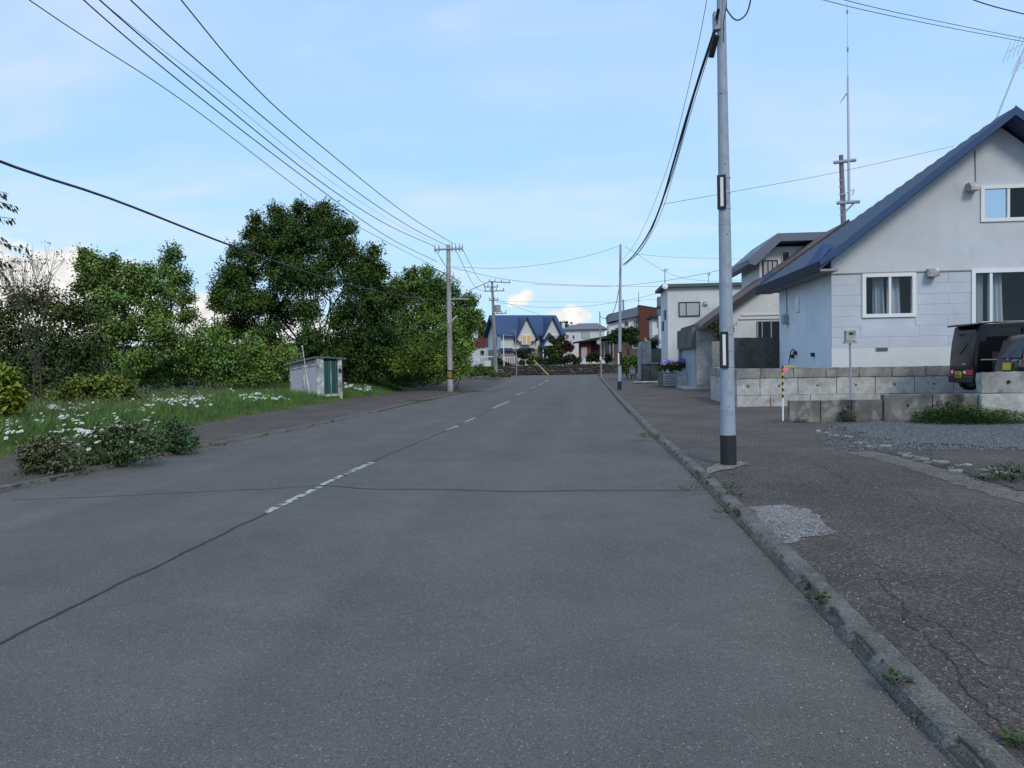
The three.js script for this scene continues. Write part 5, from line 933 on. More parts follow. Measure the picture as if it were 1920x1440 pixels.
// ------------------------------------------------------------------ rubbish shed
{
  const b = onY(597, 751, 0.05), s = thing('garbage_shed', 'small white mesh-sided shed with sloping roof on the left verge', 'shed', [b.x, 0.06, b.z], 0);
  // local frame: front (green mesh doors) faces the road side and camera; corner post at origin
  const sc = -b.z / F, px = (n) => n * sc;             // metres from photograph pixels at this distance
  const fx = V(0.6, 0, -0.8), sd = V(-0.8, 0, -0.6);   // along the front, along the left side
  const fw = px(43) / 0.82, sw = 2.05, H = px(81), legs = px(9);
  const at = (f, q, y) => fx.clone().multiplyScalar(f).addScaledVector(sd, q).add(V(0, y, 0));
  const slab = (p0, p1, y00, y01, y10, y11, th, out) => { const n = V(0, 1, 0).cross(p1.clone().sub(p0)).normalize().multiplyScalar(th), A = p0.clone(), B = p1.clone(); const c = [V(A.x, y00, A.z), V(B.x, y10, B.z), V(B.x, y11, B.z), V(A.x, y01, A.z)], e = c.map((q) => q.clone().add(n)), f = []; const quad = (a, b2, c2, d2) => { for (const q of [a, b2, c2, a, c2, d2]) f.push(q.x, q.y, q.z); }; quad(...c); quad(e[1], e[0], e[3], e[2]); quad(c[1], c[0], e[0], e[1]); quad(c[3], c[2], e[2], e[3]); quad(c[0], c[3], e[3], e[0]); quad(c[2], c[1], e[1], e[2]); const g = new THREE.BufferGeometry(); g.setAttribute('position', new THREE.Float32BufferAttribute(f, 3)); g.computeVertexNormals(); return muv(g); };
  const o = at(0, 0, 0), f1 = at(fw, 0, 0), s1 = at(0, sw, 0), fs = at(fw, sw, 0), hs = H * 0.93, drop = 0.2;
  const post = (p, y0, y1, w = 0.05) => { const g = new THREE.BoxGeometry(w * 2, y1 - y0, w * 2); g.rotateY(Math.atan2(0.8, 0.6)); g.translate(p.x, (y0 + y1) / 2, p.z); return g; };
  for (const [p, y1] of [[o, H], [f1, H - 0.05], [s1, H - drop], [fs, H - drop - 0.05]]) mesh('corner_post', muv(post(p, 0, y1)), M.whiteWorn, s);
  const inner = -0.03;
  mesh('front_board', slab(o, at(fw * 0.26, 0, 0), legs, H, legs, H, 0.03), M.whiteWorn, s);
  mesh('front_board', slab(at(fw * 0.87, 0, 0), f1, legs, H - 0.05, legs, H - 0.05, 0.03), M.whiteWorn, s);
  const door = mesh('mesh_door', slab(at(fw * 0.27, 0.02, 0), at(fw * 0.86, 0.02, 0), legs + 0.06, H - 0.12, legs + 0.06, H - 0.12, 0.02), M.teal, s);
  for (const t of [0.27, 0.46, 0.56, 0.78, 0.86]) mesh('door_rail', slab(at(fw * t, -0.01, 0), at(fw * (t + 0.02), -0.01, 0), legs + 0.05, H - 0.1, legs + 0.05, H - 0.1, 0.02), t === 0.56 ? M.whiteWorn : mat([0.06, 0.16, 0.15], 0.8), door);
  const net = []; for (let i = 1; i < 16; i++) net.push(slab(at(fw * 0.27, -0.006, 0), at(fw * 0.86, -0.006, 0), legs + i * (H - legs) / 17, legs + i * (H - legs) / 17 + 0.012, legs + i * (H - legs) / 17, legs + i * (H - legs) / 17 + 0.012, 0.01)); const nm = mesh('net_wires', net, mat([0.05, 0.15, 0.14], 0.8), door); nm.userData.kind = 'stuff';
  mesh('bottom_rail', slab(o, f1, legs - 0.06, legs + 0.05, legs - 0.06, legs + 0.05, 0.05), M.whiteWorn, s);
  for (let i = 0; i < 2; i++) mesh('side_panel', slab(at(0, sw * (i * 0.5 + 0.03), 0), at(0, sw * (i * 0.5 + 0.48), 0), legs, H - 0.3 - drop * i * 0.5, legs, H - 0.3 - drop * (i * 0.5 + 0.5), 0.02), M.netGrey, s);
  mesh('side_panel', slab(at(0, 0.05, 0), at(0, sw * 0.96, 0), H - 0.24, H - 0.04, H - 0.24 - drop, H - 0.04 - drop, 0.02), M.concrete, s);
  mesh('side_rail', [slab(at(0, 0, 0), at(0, sw, 0), H - 0.3, H - 0.24, H - 0.3 - drop, H - 0.24 - drop, 0.05), slab(at(0, sw * 0.48, 0), at(0, sw * 0.53, 0), legs, H - 0.3, legs, H - 0.3, 0.05), slab(at(0, 0, 0), at(0, sw, 0), legs - 0.05, legs + 0.05, legs - 0.05, legs + 0.05, 0.05)], M.whiteWorn, s);
  mesh('back_panel', [slab(s1, fs, legs, H - drop, legs, H - drop, 0.02), slab(f1, fs, legs, H - 0.05, legs, H - drop - 0.05, 0.02)], M.whiteWorn, s);
  mesh('floor_board', (() => { const g = new THREE.BufferGeometry(); const c = [o, f1, fs, s1].map((q) => [q.x, legs, q.z]); g.setAttribute('position', new THREE.Float32BufferAttribute([...c[0], ...c[1], ...c[2], ...c[0], ...c[2], ...c[3]], 3)); g.computeVertexNormals(); return muv(g); })(), M.bark, s);
  // corrugated roof sheet
  const rg = new THREE.PlaneGeometry(1, 1, 48, 2), rp = rg.attributes.position; for (let i = 0; i < rp.count; i++) { const u = rp.getX(i) + 0.5, v = rp.getY(i) + 0.5, q = at(lerp(-0.16, fw + 0.3, u), lerp(-0.12, sw + 0.35, v), 0); rp.setXYZ(i, q.x, H + 0.07 - (drop + 0.12) * v - 0.09 * u + 0.018 * Math.sin(u * 75), q.z); }
  rg.computeVertexNormals(); const r2 = rg.clone(); r2.translate(0, -0.025, 0); mesh('roof_sheet', [muv(rg.toNonIndexed()), muv(r2.toNonIndexed())], mat([0.62, 0.63, 0.62], 0.8, { map: T.stucco, side: THREE.DoubleSide }), s);
  const hp = at(fw * 0.95, -0.06, H * 0.7); mesh('latch', new THREE.BoxGeometry(0.1, 0.16, 0.06).translate(hp.x, hp.y, hp.z), M.dark, s);
  const a = onZ(567, 651, b.z - 0.2), c = onZ(580, 738, b.z + 0.25), pl = thing('leaning_pole', 'long white pole leaning on the side of the shed', 'pole'); mesh('shaft', rod(c, a, 0.02, 0.016, 8), M.whiteWorn, pl); mesh('tip', rod(a, a.clone().lerp(c, -0.03), 0.03, 0.03, 8), M.white, pl);
}

// ------------------------------------------------------------------ houses and walls on the right, farther off
const RB = (x0, y0, x1, y1, z, depth, r = 0) => { const a = onZ(x0, (y0 + y1) / 2, z), b = onZ(x1, (y0 + y1) / 2, z), c = onZ((x0 + x1) / 2, y0, z), d = onZ((x0 + x1) / 2, y1, z); return bx(a.x, b.x, d.y, c.y, z - depth, z, r); };
function flatWindow(parent, x0, y0, x1, y1, z, frameM, paneM, splits = [], f = 2) {
  const sc = -z / F * f * 0.7, a = onZ(x0, (y0 + y1) / 2, z), b = onZ(x1, (y0 + y1) / 2, z), c = onZ((x0 + x1) / 2, y0, z), d = onZ((x0 + x1) / 2, y1, z), X0 = a.x, X1 = b.x, Y0 = d.y, Y1 = c.y;
  const w = mesh('window', [bx(X0, X1, Y1 - sc, Y1, z - 0.05, z + 0.07), bx(X0, X1, Y0, Y0 + sc, z - 0.05, z + 0.07), bx(X0, X0 + sc, Y0 + sc, Y1 - sc, z - 0.05, z + 0.07), bx(X1 - sc, X1, Y0 + sc, Y1 - sc, z - 0.05, z + 0.07), ...splits.map((t) => bx(lerp(X0, X1, t) - sc / 2, lerp(X0, X1, t) + sc / 2, Y0 + sc, Y1 - sc, z - 0.05, z + 0.06))], frameM, parent);
  let p = 0; [...splits, 1].forEach((t, i) => { mesh('pane', bx(lerp(X0, X1, p) + (p ? sc / 2 : sc), lerp(X0, X1, t) - (t < 1 ? sc / 2 : sc), Y0 + sc, Y1 - sc, z + 0.01, z + 0.03), Array.isArray(paneM) ? paneM[i] : paneM, w); p = t; });
  return w;
}
{ // brown-roofed house with a dormer behind the blue-roofed one
  const z = -37, h = thing('dormer_house', 'white house with brown roof and grey dormer between the blue roof and flat house', 'house');
  const e = onZ(1318, 610, z + 0.5), ap = onZ(1592, 412, z + 0.5), sl = (ap.y - e.y) / (ap.x - e.x), xw = onZ(1352, 640, z).x, xr2 = 2 * ap.x - xw, yu = (x) => e.y - 0.2 + sl * (x - e.x);
  mesh('wall', prism([[xw, 0.9], [ap.x + 4, 0.9], [ap.x + 4, yu(ap.x) - 2], [ap.x, yu(ap.x)], [xw, yu(xw)]], z, z - 5.2), M.wallWhite, h);
  mesh('roof', prism([[e.x, e.y - 0.12], [e.x, e.y], [ap.x, ap.y], [2 * ap.x - e.x, e.y], [2 * ap.x - e.x, e.y - 0.12], [ap.x, ap.y - 0.2]], z + 0.46, z - 5.6), M.brownRoof, h);
  mesh('bargeboard', prism([[e.x - 0.03, e.y - 0.22], [e.x - 0.03, e.y + 0.03], [ap.x, ap.y + 0.04], [ap.x, ap.y - 0.3]], z + 0.52, z + 0.47), M.brownFrame, h);
  const y1 = onZ(1400, 592, z).y; mesh('trim_board', [bx(onZ(1390, 600, z).x, ap.x, y1, y1 + 0.07, z + 0.002, z + 0.06), bx(onZ(1385, 600, z).x, ap.x, y1 - 0.17, y1 - 0.1, z + 0.002, z + 0.06)], M.wallWhite, h);
  flatWindow(h, 1419, 601, 1500, 660, z, M.soffit, [M.pane, M.pane, M.pane], [0.12, 0.33], 3);
  // dormer
  const zd = -41, d0 = onZ(1424, 505, zd), d1 = onZ(1560, 450, zd);
  const dw = mesh('dormer', bx(d0.x, d1.x, onZ(1480, 545, zd).y, onZ(1480, 462, zd).y, zd - 4.5, zd), M.wallWhite, h);
  mesh('dormer_roof', (() => { const a = onZ(1405, 494, zd + 0.9), b = onZ(1458, 441, zd + 0.9), c = onZ(1560, 436, zd + 0.9); return prism([[a.x, a.y], [a.x, a.y + 0.28], [b.x, b.y + 0.1], [c.x, c.y + 0.05], [c.x, c.y - 0.35], [b.x + 0.15, b.y - 0.3], [a.x + 0.3, a.y - 0.1]], zd + 0.9, zd - 5); })(), M.slateRoof, dw);
  flatWindow(h, 1430, 488, 1458, 520, zd + 0.02, M.roofDark, M.paneLight, [0.35, 0.65], 2); flatWindow(h, 1466, 472, 1480, 500, zd + 0.02, M.wallWhite, M.pane, [], 1.5);
  // weathered wall in front
  const fw = thing('garden_wall', 'dark stained concrete garden wall above the block wall', 'wall'), zf = -32.9;
  for (let i = 0; i < 3; i++) mesh('wall_panel', RB(1378 + i * 30, 633, 1408 + i * 30 - 0.3, 700, zf - i * 0.003, 0.16), M.wallStain, fw);
  const fs = thing('garden_post', 'pale stained concrete end wall left of the dark garden wall', 'wall'); mesh('wall_panel', RB(1336, 640, 1376, 712, -34.5, 0.2), M.concrete, fs);
  const sh = onZ(1350, 612, -35.2);
  reseed(21); const t = thing('shrub_on_wall', 'dark shrub showing over the garage wall beside the near pole', 'shrub'); const [g, tw] = foliage([[sh, 0.3], [sh.clone().add(V(0.3, -0.1, 0)), 0.3], [sh.clone().add(V(0.05, -0.4, 0)), 0.3]], { ...bs, sprays: 320, per: 10, size: 0.09, spray: 0.2, col: [0.05, 0.07, 0.03] }); mesh('foliage', g, M.leaf, t); mesh('stem', [...tw, rod(V(sh.x, 1.2, sh.z), sh, 0.02)], M.bark, t);
}
{ // white flat-roofed house
  const z = -50, h = thing('flat_roof_house', 'two-storey white flat-roofed house with brown-framed window', 'house');
  const x0 = onZ(1252, 600, z).x, x1 = onZ(1470, 600, z).x, yt = onZ(1300, 538, z).y;
  mesh('wall', bx(x0, x1, 0.2, yt, z - 4.2, z), M.wallWhite, h);
  mesh('roof', [bx(x0 - 0.35, x1 + 0.3, yt + 0.003, yt + 0.2, z - 4.5, z + 0.3)], M.roofTrim, h);
  flatWindow(h, 1272.5, 566, 1312.5, 593, z + 0.02, M.brownFrame, [M.paneLight, M.paneLight], [0.35], 2.2);
  mesh('trim_board', bx(x0, x1, onZ(1300, 580, z).y, onZ(1300, 579.4, z).y, z + 0.003, z + 0.015), M.plinth, h);
  const v = onZ(1323, 568, z); mesh('vent_hood', bx(v.x - 0.14, v.x + 0.14, v.y - 0.12, v.y + 0.1, z, z + 0.2, 0.03), M.whiteWorn, h);
  for (const [zz, py0, py1] of [[-51.4, 580, 598], [-52.8, 600, 618]]) { const a = onX(1249, py0, x0 - 0.02), b = onX(1249, py1, x0 - 0.02); mesh('window', bx(x0 - 0.05, x0 - 0.002, b.y, a.y, zz - 0.5, zz + 0.5), M.brownFrame, h); }
  const ch = onZ(1238.5, 565, -58); const c = thing('chimney_stack', 'slate-clad chimney beside the white flat-roofed house', 'chimney'); mesh('stack', RB(1234, 556, 1246, 590, -60, 1), M.slateRoof, c);  mesh('stack_cap', RB(1233, 574, 1247, 577, -59.9, 1.2), M.roofDark, c); mesh('stack_base', RB(1236, 591, 1246, 660, -60.1, 0.9), M.wallWhite, c);
  const an = thing('roof_aerial', 'aerial with a dish on the white flat roof', 'aerial'), ab = onZ(1247, 540, z - 1), at = onZ(1246.5, 504, z - 1); mesh('mast', rod(ab, at, 0.035), M.metal, an); mesh('boom', rod(onZ(1241, 508, z - 1), onZ(1254, 505, z - 1), 0.025), M.metal, an); mesh('element', rod(onZ(1248, 502, z - 1), onZ(1250, 509, z - 1), 0.02), M.metal, an); mesh('dish', new THREE.SphereGeometry(0.26, 14, 8, 0, 6.2832, 0, 0.8).rotateX(1.2).translate(onZ(1245, 541, z).x, onZ(1245, 541, z).y, z + 0.5), M.white, an);
  const a2 = thing('roof_aerial', 'short thin aerial midway along the white flat roof', 'aerial'), b2 = onZ(1328, 535, z - 1), t2 = onZ(1329, 516, z - 1); mesh('mast', rod(b2, t2, 0.025), M.metal, a2); mesh('head', bx(t2.x - 0.1, t2.x + 0.1, t2.y, t2.y + 0.12, t2.z, t2.z + 0.05), M.metal, a2);
}
{ // wooden mast behind the blue roof
  const z = -42, p = thing('antenna_mast', 'wooden mast carrying a tall whip antenna behind the blue roof', 'mast');
  mesh('wooden_post', rod(onZ(1582, 430, z), onZ(1577, 291, z), 0.14, 0.11, 10), mat([0.20, 0.17, 0.19], 0.9), p);
  mesh('platform', [rod(onZ(1563, 305, z + 0.15), onZ(1605, 300, z + 0.15), 0.09, 0.09, 4), rod(onZ(1569, 381, z + 0.15), onZ(1612, 378, z + 0.15), 0.09, 0.09, 4)], M.steelGrey, p);
  mesh('brace', rod(onZ(1584, 398, z + 0.1), onZ(1601, 381, z + 0.1), 0.05), M.steelGrey, p);
  mesh('steel_tube', rod(onZ(1592, 378, z + 0.15), onZ(1589.5, 142, z + 0.15), 0.075, 0.05, 8), M.metal, p);
  mesh('whip', rod(onZ(1589.5, 142, z + 0.15), onZ(1588.5, 5, z + 0.15), 0.022, 0.012, 5), M.metal, p);
  mesh('coil', rod(onZ(1589.5, 97, z + 0.15), onZ(1589.5, 89, z + 0.15), 0.045), M.steelGrey, p); mesh('coil', rod(onZ(1588.6, 26, z + 0.15), onZ(1588.6, 19, z + 0.15), 0.045), M.steelGrey, p);
  mesh('side_element', [rod(onZ(1589, 173, z + 0.15), onZ(1575, 193, z + 0.15), 0.05, 0.02), rod(onZ(1585, 390, z + 0.2), onZ(1585, 362, z + 0.2), 0.025), rod(onZ(1577, 366, z + 0.2), onZ(1602, 355, z + 0.2), 0.025), rod(onZ(1602, 355, z + 0.2), onZ(1598, 366, z + 0.2), 0.025)], M.metal, p);
  for (let i = 0; i < 6; i++) mesh('step_bolt', rod(onZ(1572, 338 + i * 13, z + 0.1), onZ(1586, 338 + i * 13, z + 0.1), 0.018, 0.018, 4), M.metal, p);
}
{ // concrete garage with roller shutter
  const z = -38.5, g = thing('concrete_garage', 'weathered grey concrete garage with pale roller shutter behind the near pole', 'garage');
  const xs = onZ(1306, 670, z).x, xe = onZ(1345, 670, z).x, yt = onZ(1320, 613, z).y, zb = -44;
  mesh('front_wall', bx(xs, xe, 0, yt, z - 0.25, z), M.concreteLight, g);
  mesh('roof_slab', bx(xs - 0.05, xe + 2, yt + 0.003, yt + 0.16, zb, z + 0.03), M.concreteDark, g);
  mesh('side_lintel', bx(xs - 0.25, xs - 0.003, yt - 1.0, yt, zb, z), M.concreteDark, g);
  const sh = mesh('roller_shutter', bx(xs, xs + 0.06, 0.1, yt - 1.0, zb + 0.3, z - 0.26), M.shutterGrey, g);
  for (let i = 0; i < 22; i++) mesh('shutter_slat', bx(xs - 0.035, xs - 0.002, 0.12 + i * (yt - 1.15) / 22, 0.12 + i * (yt - 1.15) / 22 + (yt - 1.15) / 22 * 0.8, zb + 0.3, z - 0.26), M.shutterGrey, sh);
  mesh('door_post', bx(xs - 0.2, xs - 0.003, 0, yt - 1.003, zb, zb + 0.28), M.steelGrey, g);
  mesh('threshold', bx(xs - 0.6, xs - 0.01, 0.03, 0.14, zb, z), M.concreteLight, g);
}
{ // planter beside the garage
  const z = -42, p = thing('stone_planter', 'low planter with stone-patterned front beside the grey garage', 'planter');
  mesh('stone_face', RB(1241, 699, 1269, 728, z, 2.2), M.concreteDark, p); mesh('white_face', RB(1270, 697, 1288, 727, z + 0.35, 2.2), M.concreteLight, p);
  reseed(12); const x0 = onZ(1243, 715, z).x, x1 = onZ(1268.5, 715, z).x, y0 = 0.12, y1 = onZ(1255, 700, z).y; for (let r = 0; r < 5; r++) { let x = x0; while (x < x1 - 0.03) { const w = Math.min(rr(0.14, 0.3), x1 - x), a = bx(x, x + w - 0.02, lerp(y0, y1, r / 5), lerp(y0, y1, (r + 1) / 5) - 0.02, z, z + rr(0.02, 0.05)); mesh('facing_stone', a, M.steelGrey, p); x += w; } }
  reseed(13);
  const fl = (lb, px, py, r, col, n) => { const c = onZ(px, py, z - 0.5), R = r * -(z - 0.5) / F, t = thing('flower_plant', lb, 'flowers'); const [g, tw] = foliage([[c, R], [c.clone().add(V(R * 0.7, -R * 0.35, 0.1)), R * 0.7], [c.clone().add(V(-R * 0.6, -R * 0.4, 0.1)), R * 0.7]], { ...bs, sprays: 330, per: 8, size: 0.1, spray: 0.16, col: [0.07, 0.095, 0.03], gap: -0.3 }); mesh('foliage', g, M.leaf, t); mesh('stem', [...tw, rod(V(c.x, c.y - R * 1.3, c.z), c, 0.015)], M.stalk, t); const f = []; for (let i = 0; i < n; i++) { const d = rdir(); d.y = Math.abs(d.y); d.z = Math.abs(d.z); f.push(new THREE.IcosahedronGeometry(rr(0.04, 0.065), 0).translate(c.x + d.x * R, c.y + d.y * R * 0.9, c.z + d.z * R)); } const m = mesh('blossom', f, mat(col, 0.9), t); m.userData.kind = 'stuff'; };
  fl('lilac blossoms at the left of the stone planter', 1249, 684, 11, [0.42, 0.36, 0.75], 46); fl('leafy plant with few pale blossoms in the middle of the planter', 1265, 686, 9, [0.45, 0.42, 0.5], 8); fl('deep violet blossoms at the right of the planter', 1280, 681, 9, [0.2, 0.14, 0.5], 34);
}
{ // farther concrete enclosure
  const z = -55, w = thing('concrete_enclosure', 'old concrete gatepost wall with leafy top beyond the planter', 'wall');
  mesh('gate_post', RB(1199, 641, 1221, 714, z, 0.5), M.concreteLight, w); mesh('post_edge', RB(1196.5, 650, 1202, 712, z + 0.3, 0.4), M.steelGrey, w);
  mesh('side_wall', RB(1222, 653, 1286, 712, z - 1.2, 0.3), M.concreteDark, w); mesh('low_front', RB(1206, 687, 1238, 713, z + 0.6, 0.3), M.concreteDark, w); mesh('coping', RB(1205, 680, 1240, 682, z + 0.4, 0.4), M.concreteLight, w);
  const fg = thing('lime_pennant', 'small lime green pennant on the old gatepost', 'flag'); const a = onZ(1209, 633, z + 0.05), b = onZ(1217, 640, z + 0.05), c = onZ(1209, 640.5, z + 0.05); mesh('flag_cloth', prism([[a.x, a.y], [c.x, c.y], [b.x, b.y]], z + 0.06, z + 0.03), mat([0.45, 0.9, 0.12], 0.7), fg); mesh('flag_stick', rod(c, a.clone().add(V(0, 0.05, 0)), 0.015), M.white, fg);
  const k = thing('threshold_slab', 'pale broken concrete slab at the gate of the old enclosure', 'slab'); mesh('slab_top', jitter(new THREE.BoxGeometry(2.2, 0.05, 1.4, 8, 1, 6), 0.04, 3).translate(onY(1215, 715, 0.1).x, 0.13, onY(1215, 717, 0.1).z), M.concreteLight, k);
  reseed(41); tree('ivy_bush', 'dark ivy spilling over the wall left of the white house', onZ(1228, 700, -57), -57, [[1222, 646, 6], [1228, 641, 6], [1226, 652, 5]], { ...bs, sprays: 160, size: 0.12, col: [0.03, 0.05, 0.022] });
  tree('clipped_hedge', 'bright clipped hedge left of the old gatepost', onZ(1182, 700, -62), -62, [[1172, 678, 11], [1184, 676, 11], [1193, 677, 9], [1172, 690, 11], [1184, 690, 11], [1193, 690, 9]], { ...bs, sprays: 300, per: 14, size: 0.15, spray: 0.35, col: [0.075, 0.13, 0.03], gap: -0.5 });
  const gb = thing('grey_bin', 'pale grey box standing below the clipped hedge', 'box'); mesh('bin_body', RB(1181, 691, 1191, 702, -60, 0.7, 0.05), M.concreteLight, gb); mesh('bin_lid', RB(1180.5, 689.5, 1191.5, 691, -59.95, 0.75), M.steelGrey, gb);
}

// ------------------------------------------------------------------ far end of the street
{
  const z = -86.5, w = thing('stone_wall', 'long dark rough-stone retaining wall closing the street end', 'wall');
  const xa = onZ(925, 690, z).x, xb = onZ(1182, 690, z).x, yt = onZ(1050, 684, z).y;
  mesh('wall_core', bx(xa, xb, -0.2, yt - 0.12, z - 1.2, z - 0.12), M.concreteDark, w);
  reseed(61); const st = [[], [], []]; const rows = 6;
  for (let r = 0; r < rows; r++) { let x = xa; while (x < xb) { const wd = rr(0.3, 0.75), h = (yt + 0.02) / rows, g = new THREE.IcosahedronGeometry(0.5, 1); jitter(g, 0.14, 2.2, x * 3 + r * 9); g.scale(wd * 1.02, h * 1.1, 0.34); g.translate(x + wd / 2, (r + 0.5) * h + rr(-0.02, 0.02), z - 0.1 + rr(-0.04, 0.05)); st[rnd() < 0.12 ? 2 : rnd() < 0.5 ? 1 : 0].push(g); x += wd; } }
  [[0.085, 0.078, 0.07], [0.13, 0.12, 0.105], [0.27, 0.25, 0.225]].forEach((c, i) => { const m = mesh('wall_stones', st[i].map((g) => muv(g)), mat(c, 0.95, { map: T.concrete }), w); m.userData.kind = 'stuff'; });
  const t = struct('terrace', bx(-25, 40, -0.3, yt - 0.08, -180, z - 1.2), M.soil, 'raised garden ground behind the stone wall');
}
{ // blue-roofed far house, turned a little to the right
  const z = -110, c = onZ(975, 690, z), h = thing('far_house', 'two-storey far house with blue roof and two pointed dormers', 'house', [onZ(983, 690, z).x, 0.9, z], 22 * D2R);
  const W = 8.7, Dp = 6.6, e = 4.55, rg = onZ(960, 594, z).y - 0.9, hw = W / 2, hd = Dp / 2;
  const gable = (x0, x1) => prismX([[hd, 0], [-hd, 0], [-hd, e], [0, rg - 0.15], [hd, e]], x0, x1);
  mesh('upper_wall', gable(-hw, hw), M.wallCream, h);
  mesh('lower_wall', [bx(-hw - 0.04, hw + 0.04, 0, 2.35, hd - 0.01, hd + 0.05), bx(-hw - 0.05, -hw, 0, 2.35, -hd, hd - 0.012)], M.wallTaupe, h);
  const rs = (rg - e) / hd, ov = 0.55, roofPts = [[hd + ov, e - rs * ov], [hd + ov, e - rs * ov + 0.25], [0, rg + 0.2], [-hd - ov, e - rs * ov + 0.25], [-hd - ov, e - rs * ov], [0, rg - 0.06]];
  const rf = mesh('roof', prismX(roofPts, -hw - 0.6, hw + 0.6), mat([0.034, 0.070, 0.155], 0.7), h);
  mesh('eave_board', bx(-hw - 0.62, hw + 0.62, e - rs * ov - 0.08, e - rs * ov + 0.2, hd + ov - 0.02, hd + ov + 0.08), M.blueRoof, h);
  mesh('bargeboard', prismX([[hd + ov, e - rs * ov - 0.05], [hd + ov, e - rs * ov + 0.27], [0, rg + 0.22], [-hd - ov, e - rs * ov + 0.27], [-hd - ov, e - rs * ov - 0.05], [0, rg - 0.2]], -hw - 0.68, -hw - 0.602), M.blueRoof, h);
  const dz = hd + 0.12;
  const dorm = (x, w, y0, yp, zz, zb) => { const d = mesh('dormer', prism([[x - w / 2 * 0.8, y0 - 0.4], [x + w / 2 * 0.8, y0 - 0.4], [x + w / 2, y0], [x, yp], [x - w / 2, y0]], zz, zb), M.wallCream, h); mesh('dormer_roof', [prism([[x - w / 2 - 0.25, y0 - 0.35], [x - w / 2 - 0.3, y0 - 0.1], [x, yp + 0.3], [x, yp]], zz + 0.45, zb), prism([[x + w / 2 + 0.25, y0 - 0.35], [x, yp], [x, yp + 0.3], [x + w / 2 + 0.3, y0 - 0.1]], zz + 0.449, zb)], M.blueRoof, d); return d; };
  dorm(-0.9, 2.7, e - 0.75, rg - 0.45, dz + 0.62, 0.3); dorm(2.85, 2.7, e - 0.75, rg - 0.45, dz + 0.62, 0.3);
  const win = (x0, x1, y0, y1, pm, sp = 1, dd = y1 > 4 ? 0.66 : 0) => { const w = mesh('window', bx(x0, x1, y0, y1, hd + 0.06, hd + 0.17 + dd), M.white, h), n = sp; for (let i = 0; i < n; i++) mesh('pane', bx(lerp(x0, x1, i / n) + 0.09, lerp(x0, x1, (i + 1) / n) - 0.05, y0 + 0.1, y1 - 0.1, hd + 0.18 + dd, hd + 0.195 + dd), Array.isArray(pm) ? pm[i] : pm, w); };
  win(-1.6, -0.3, 2.95, 4.3, [M.blindOrange, M.blindOrange], 2); win(2.3, 3.5, 3.0, 4.3, [M.blindOrange, M.paneLight], 2); win(-1.9, 0.3, 0.55, 2.0, [M.paneLight, M.paneLight, M.paneLight], 3);
  mesh('bay_roof', prism([[-2.1, 2.2], [0.5, 2.2], [0.2, 2.5], [-1.8, 2.5]], hd + 0.55, hd + 0.052), M.blueRoof, h); mesh('bay_roof', prism([[-4.8, 2.1], [-2.6, 2.1], [-2.9, 2.5], [-4.6, 2.5]], hd + 0.5, hd + 0.052), M.blueRoof, h);
  // porch
  const po = mesh('porch', [bx(1.3, 3.2, 0, 0.2, hd + 0.06, hd + 1.2)], M.wallCream, h); for (const x of [1.35, 1.9, 2.7, 3.15]) mesh('porch_post', bx(x - 0.06, x + 0.06, 0.2, 2.45, hd + 1.05, hd + 1.17), M.white, po); mesh('porch_door', bx(2.0, 2.6, 0.2, 1.9, hd + 0.07, hd + 0.13), M.brownFrame, po);
  mesh('porch_glass', bx(1.42, 3.1, 0.2, 2.45, hd + 0.3, hd + 0.32), M.pane, po); 
  dorm(2.25, 2.0, 2.75, 4.2, hd + 1.2, hd + 0.06);
  mesh('porch_roof', bx(0.95, 3.55, 2.42, 2.74, hd + 0.06, hd + 1.6), M.blueRoof, po);
  // gable-end windows
  for (const [zz, y0, y1, w] of [[0.9, 3.0, 4.2, 0.35], [-0.3, 3.4, 4.4, 0.3], [1.4, 0.6, 1.8, 0.35]]) { const q = mesh('window', bx(-hw - 0.12, -hw - 0.055, y0, y1, zz - w, zz + w), M.white, h); mesh('pane', bx(-hw - 0.14, -hw - 0.122, y0 + 0.1, y1 - 0.1, zz - w + 0.08, zz + w - 0.08), M.pane, q); }
  mesh('air_unit', bx(4.0, 4.7, 3.7, 4.2, hd + 0.06, hd + 0.4, 0.03), M.white, h);
  const a = onZ(893, 650, -113), rh = thing('red_shed', 'red-roofed low building left of the blue-roofed far house', 'shed'); mesh('wall', RB(884, 650, 911, 680, -116, 4), M.wallCream, rh); mesh('roof', RB(889, 634, 911, 650, -115.6, 4.6), M.redRoof, rh); flatWindow(rh, 900, 656, 909, 666, -115.97, M.white, M.pane, [], 1);
  const wt = thing('white_block', 'narrow white building glimpsed behind the round tree', 'building'); mesh('wall', RB(884, 616, 890, 662, -118, 4), M.wallWhite, wt); mesh('roof', RB(883.5, 615, 890.5, 616.2, -117.9, 4.3), M.greyRoof, wt);
}
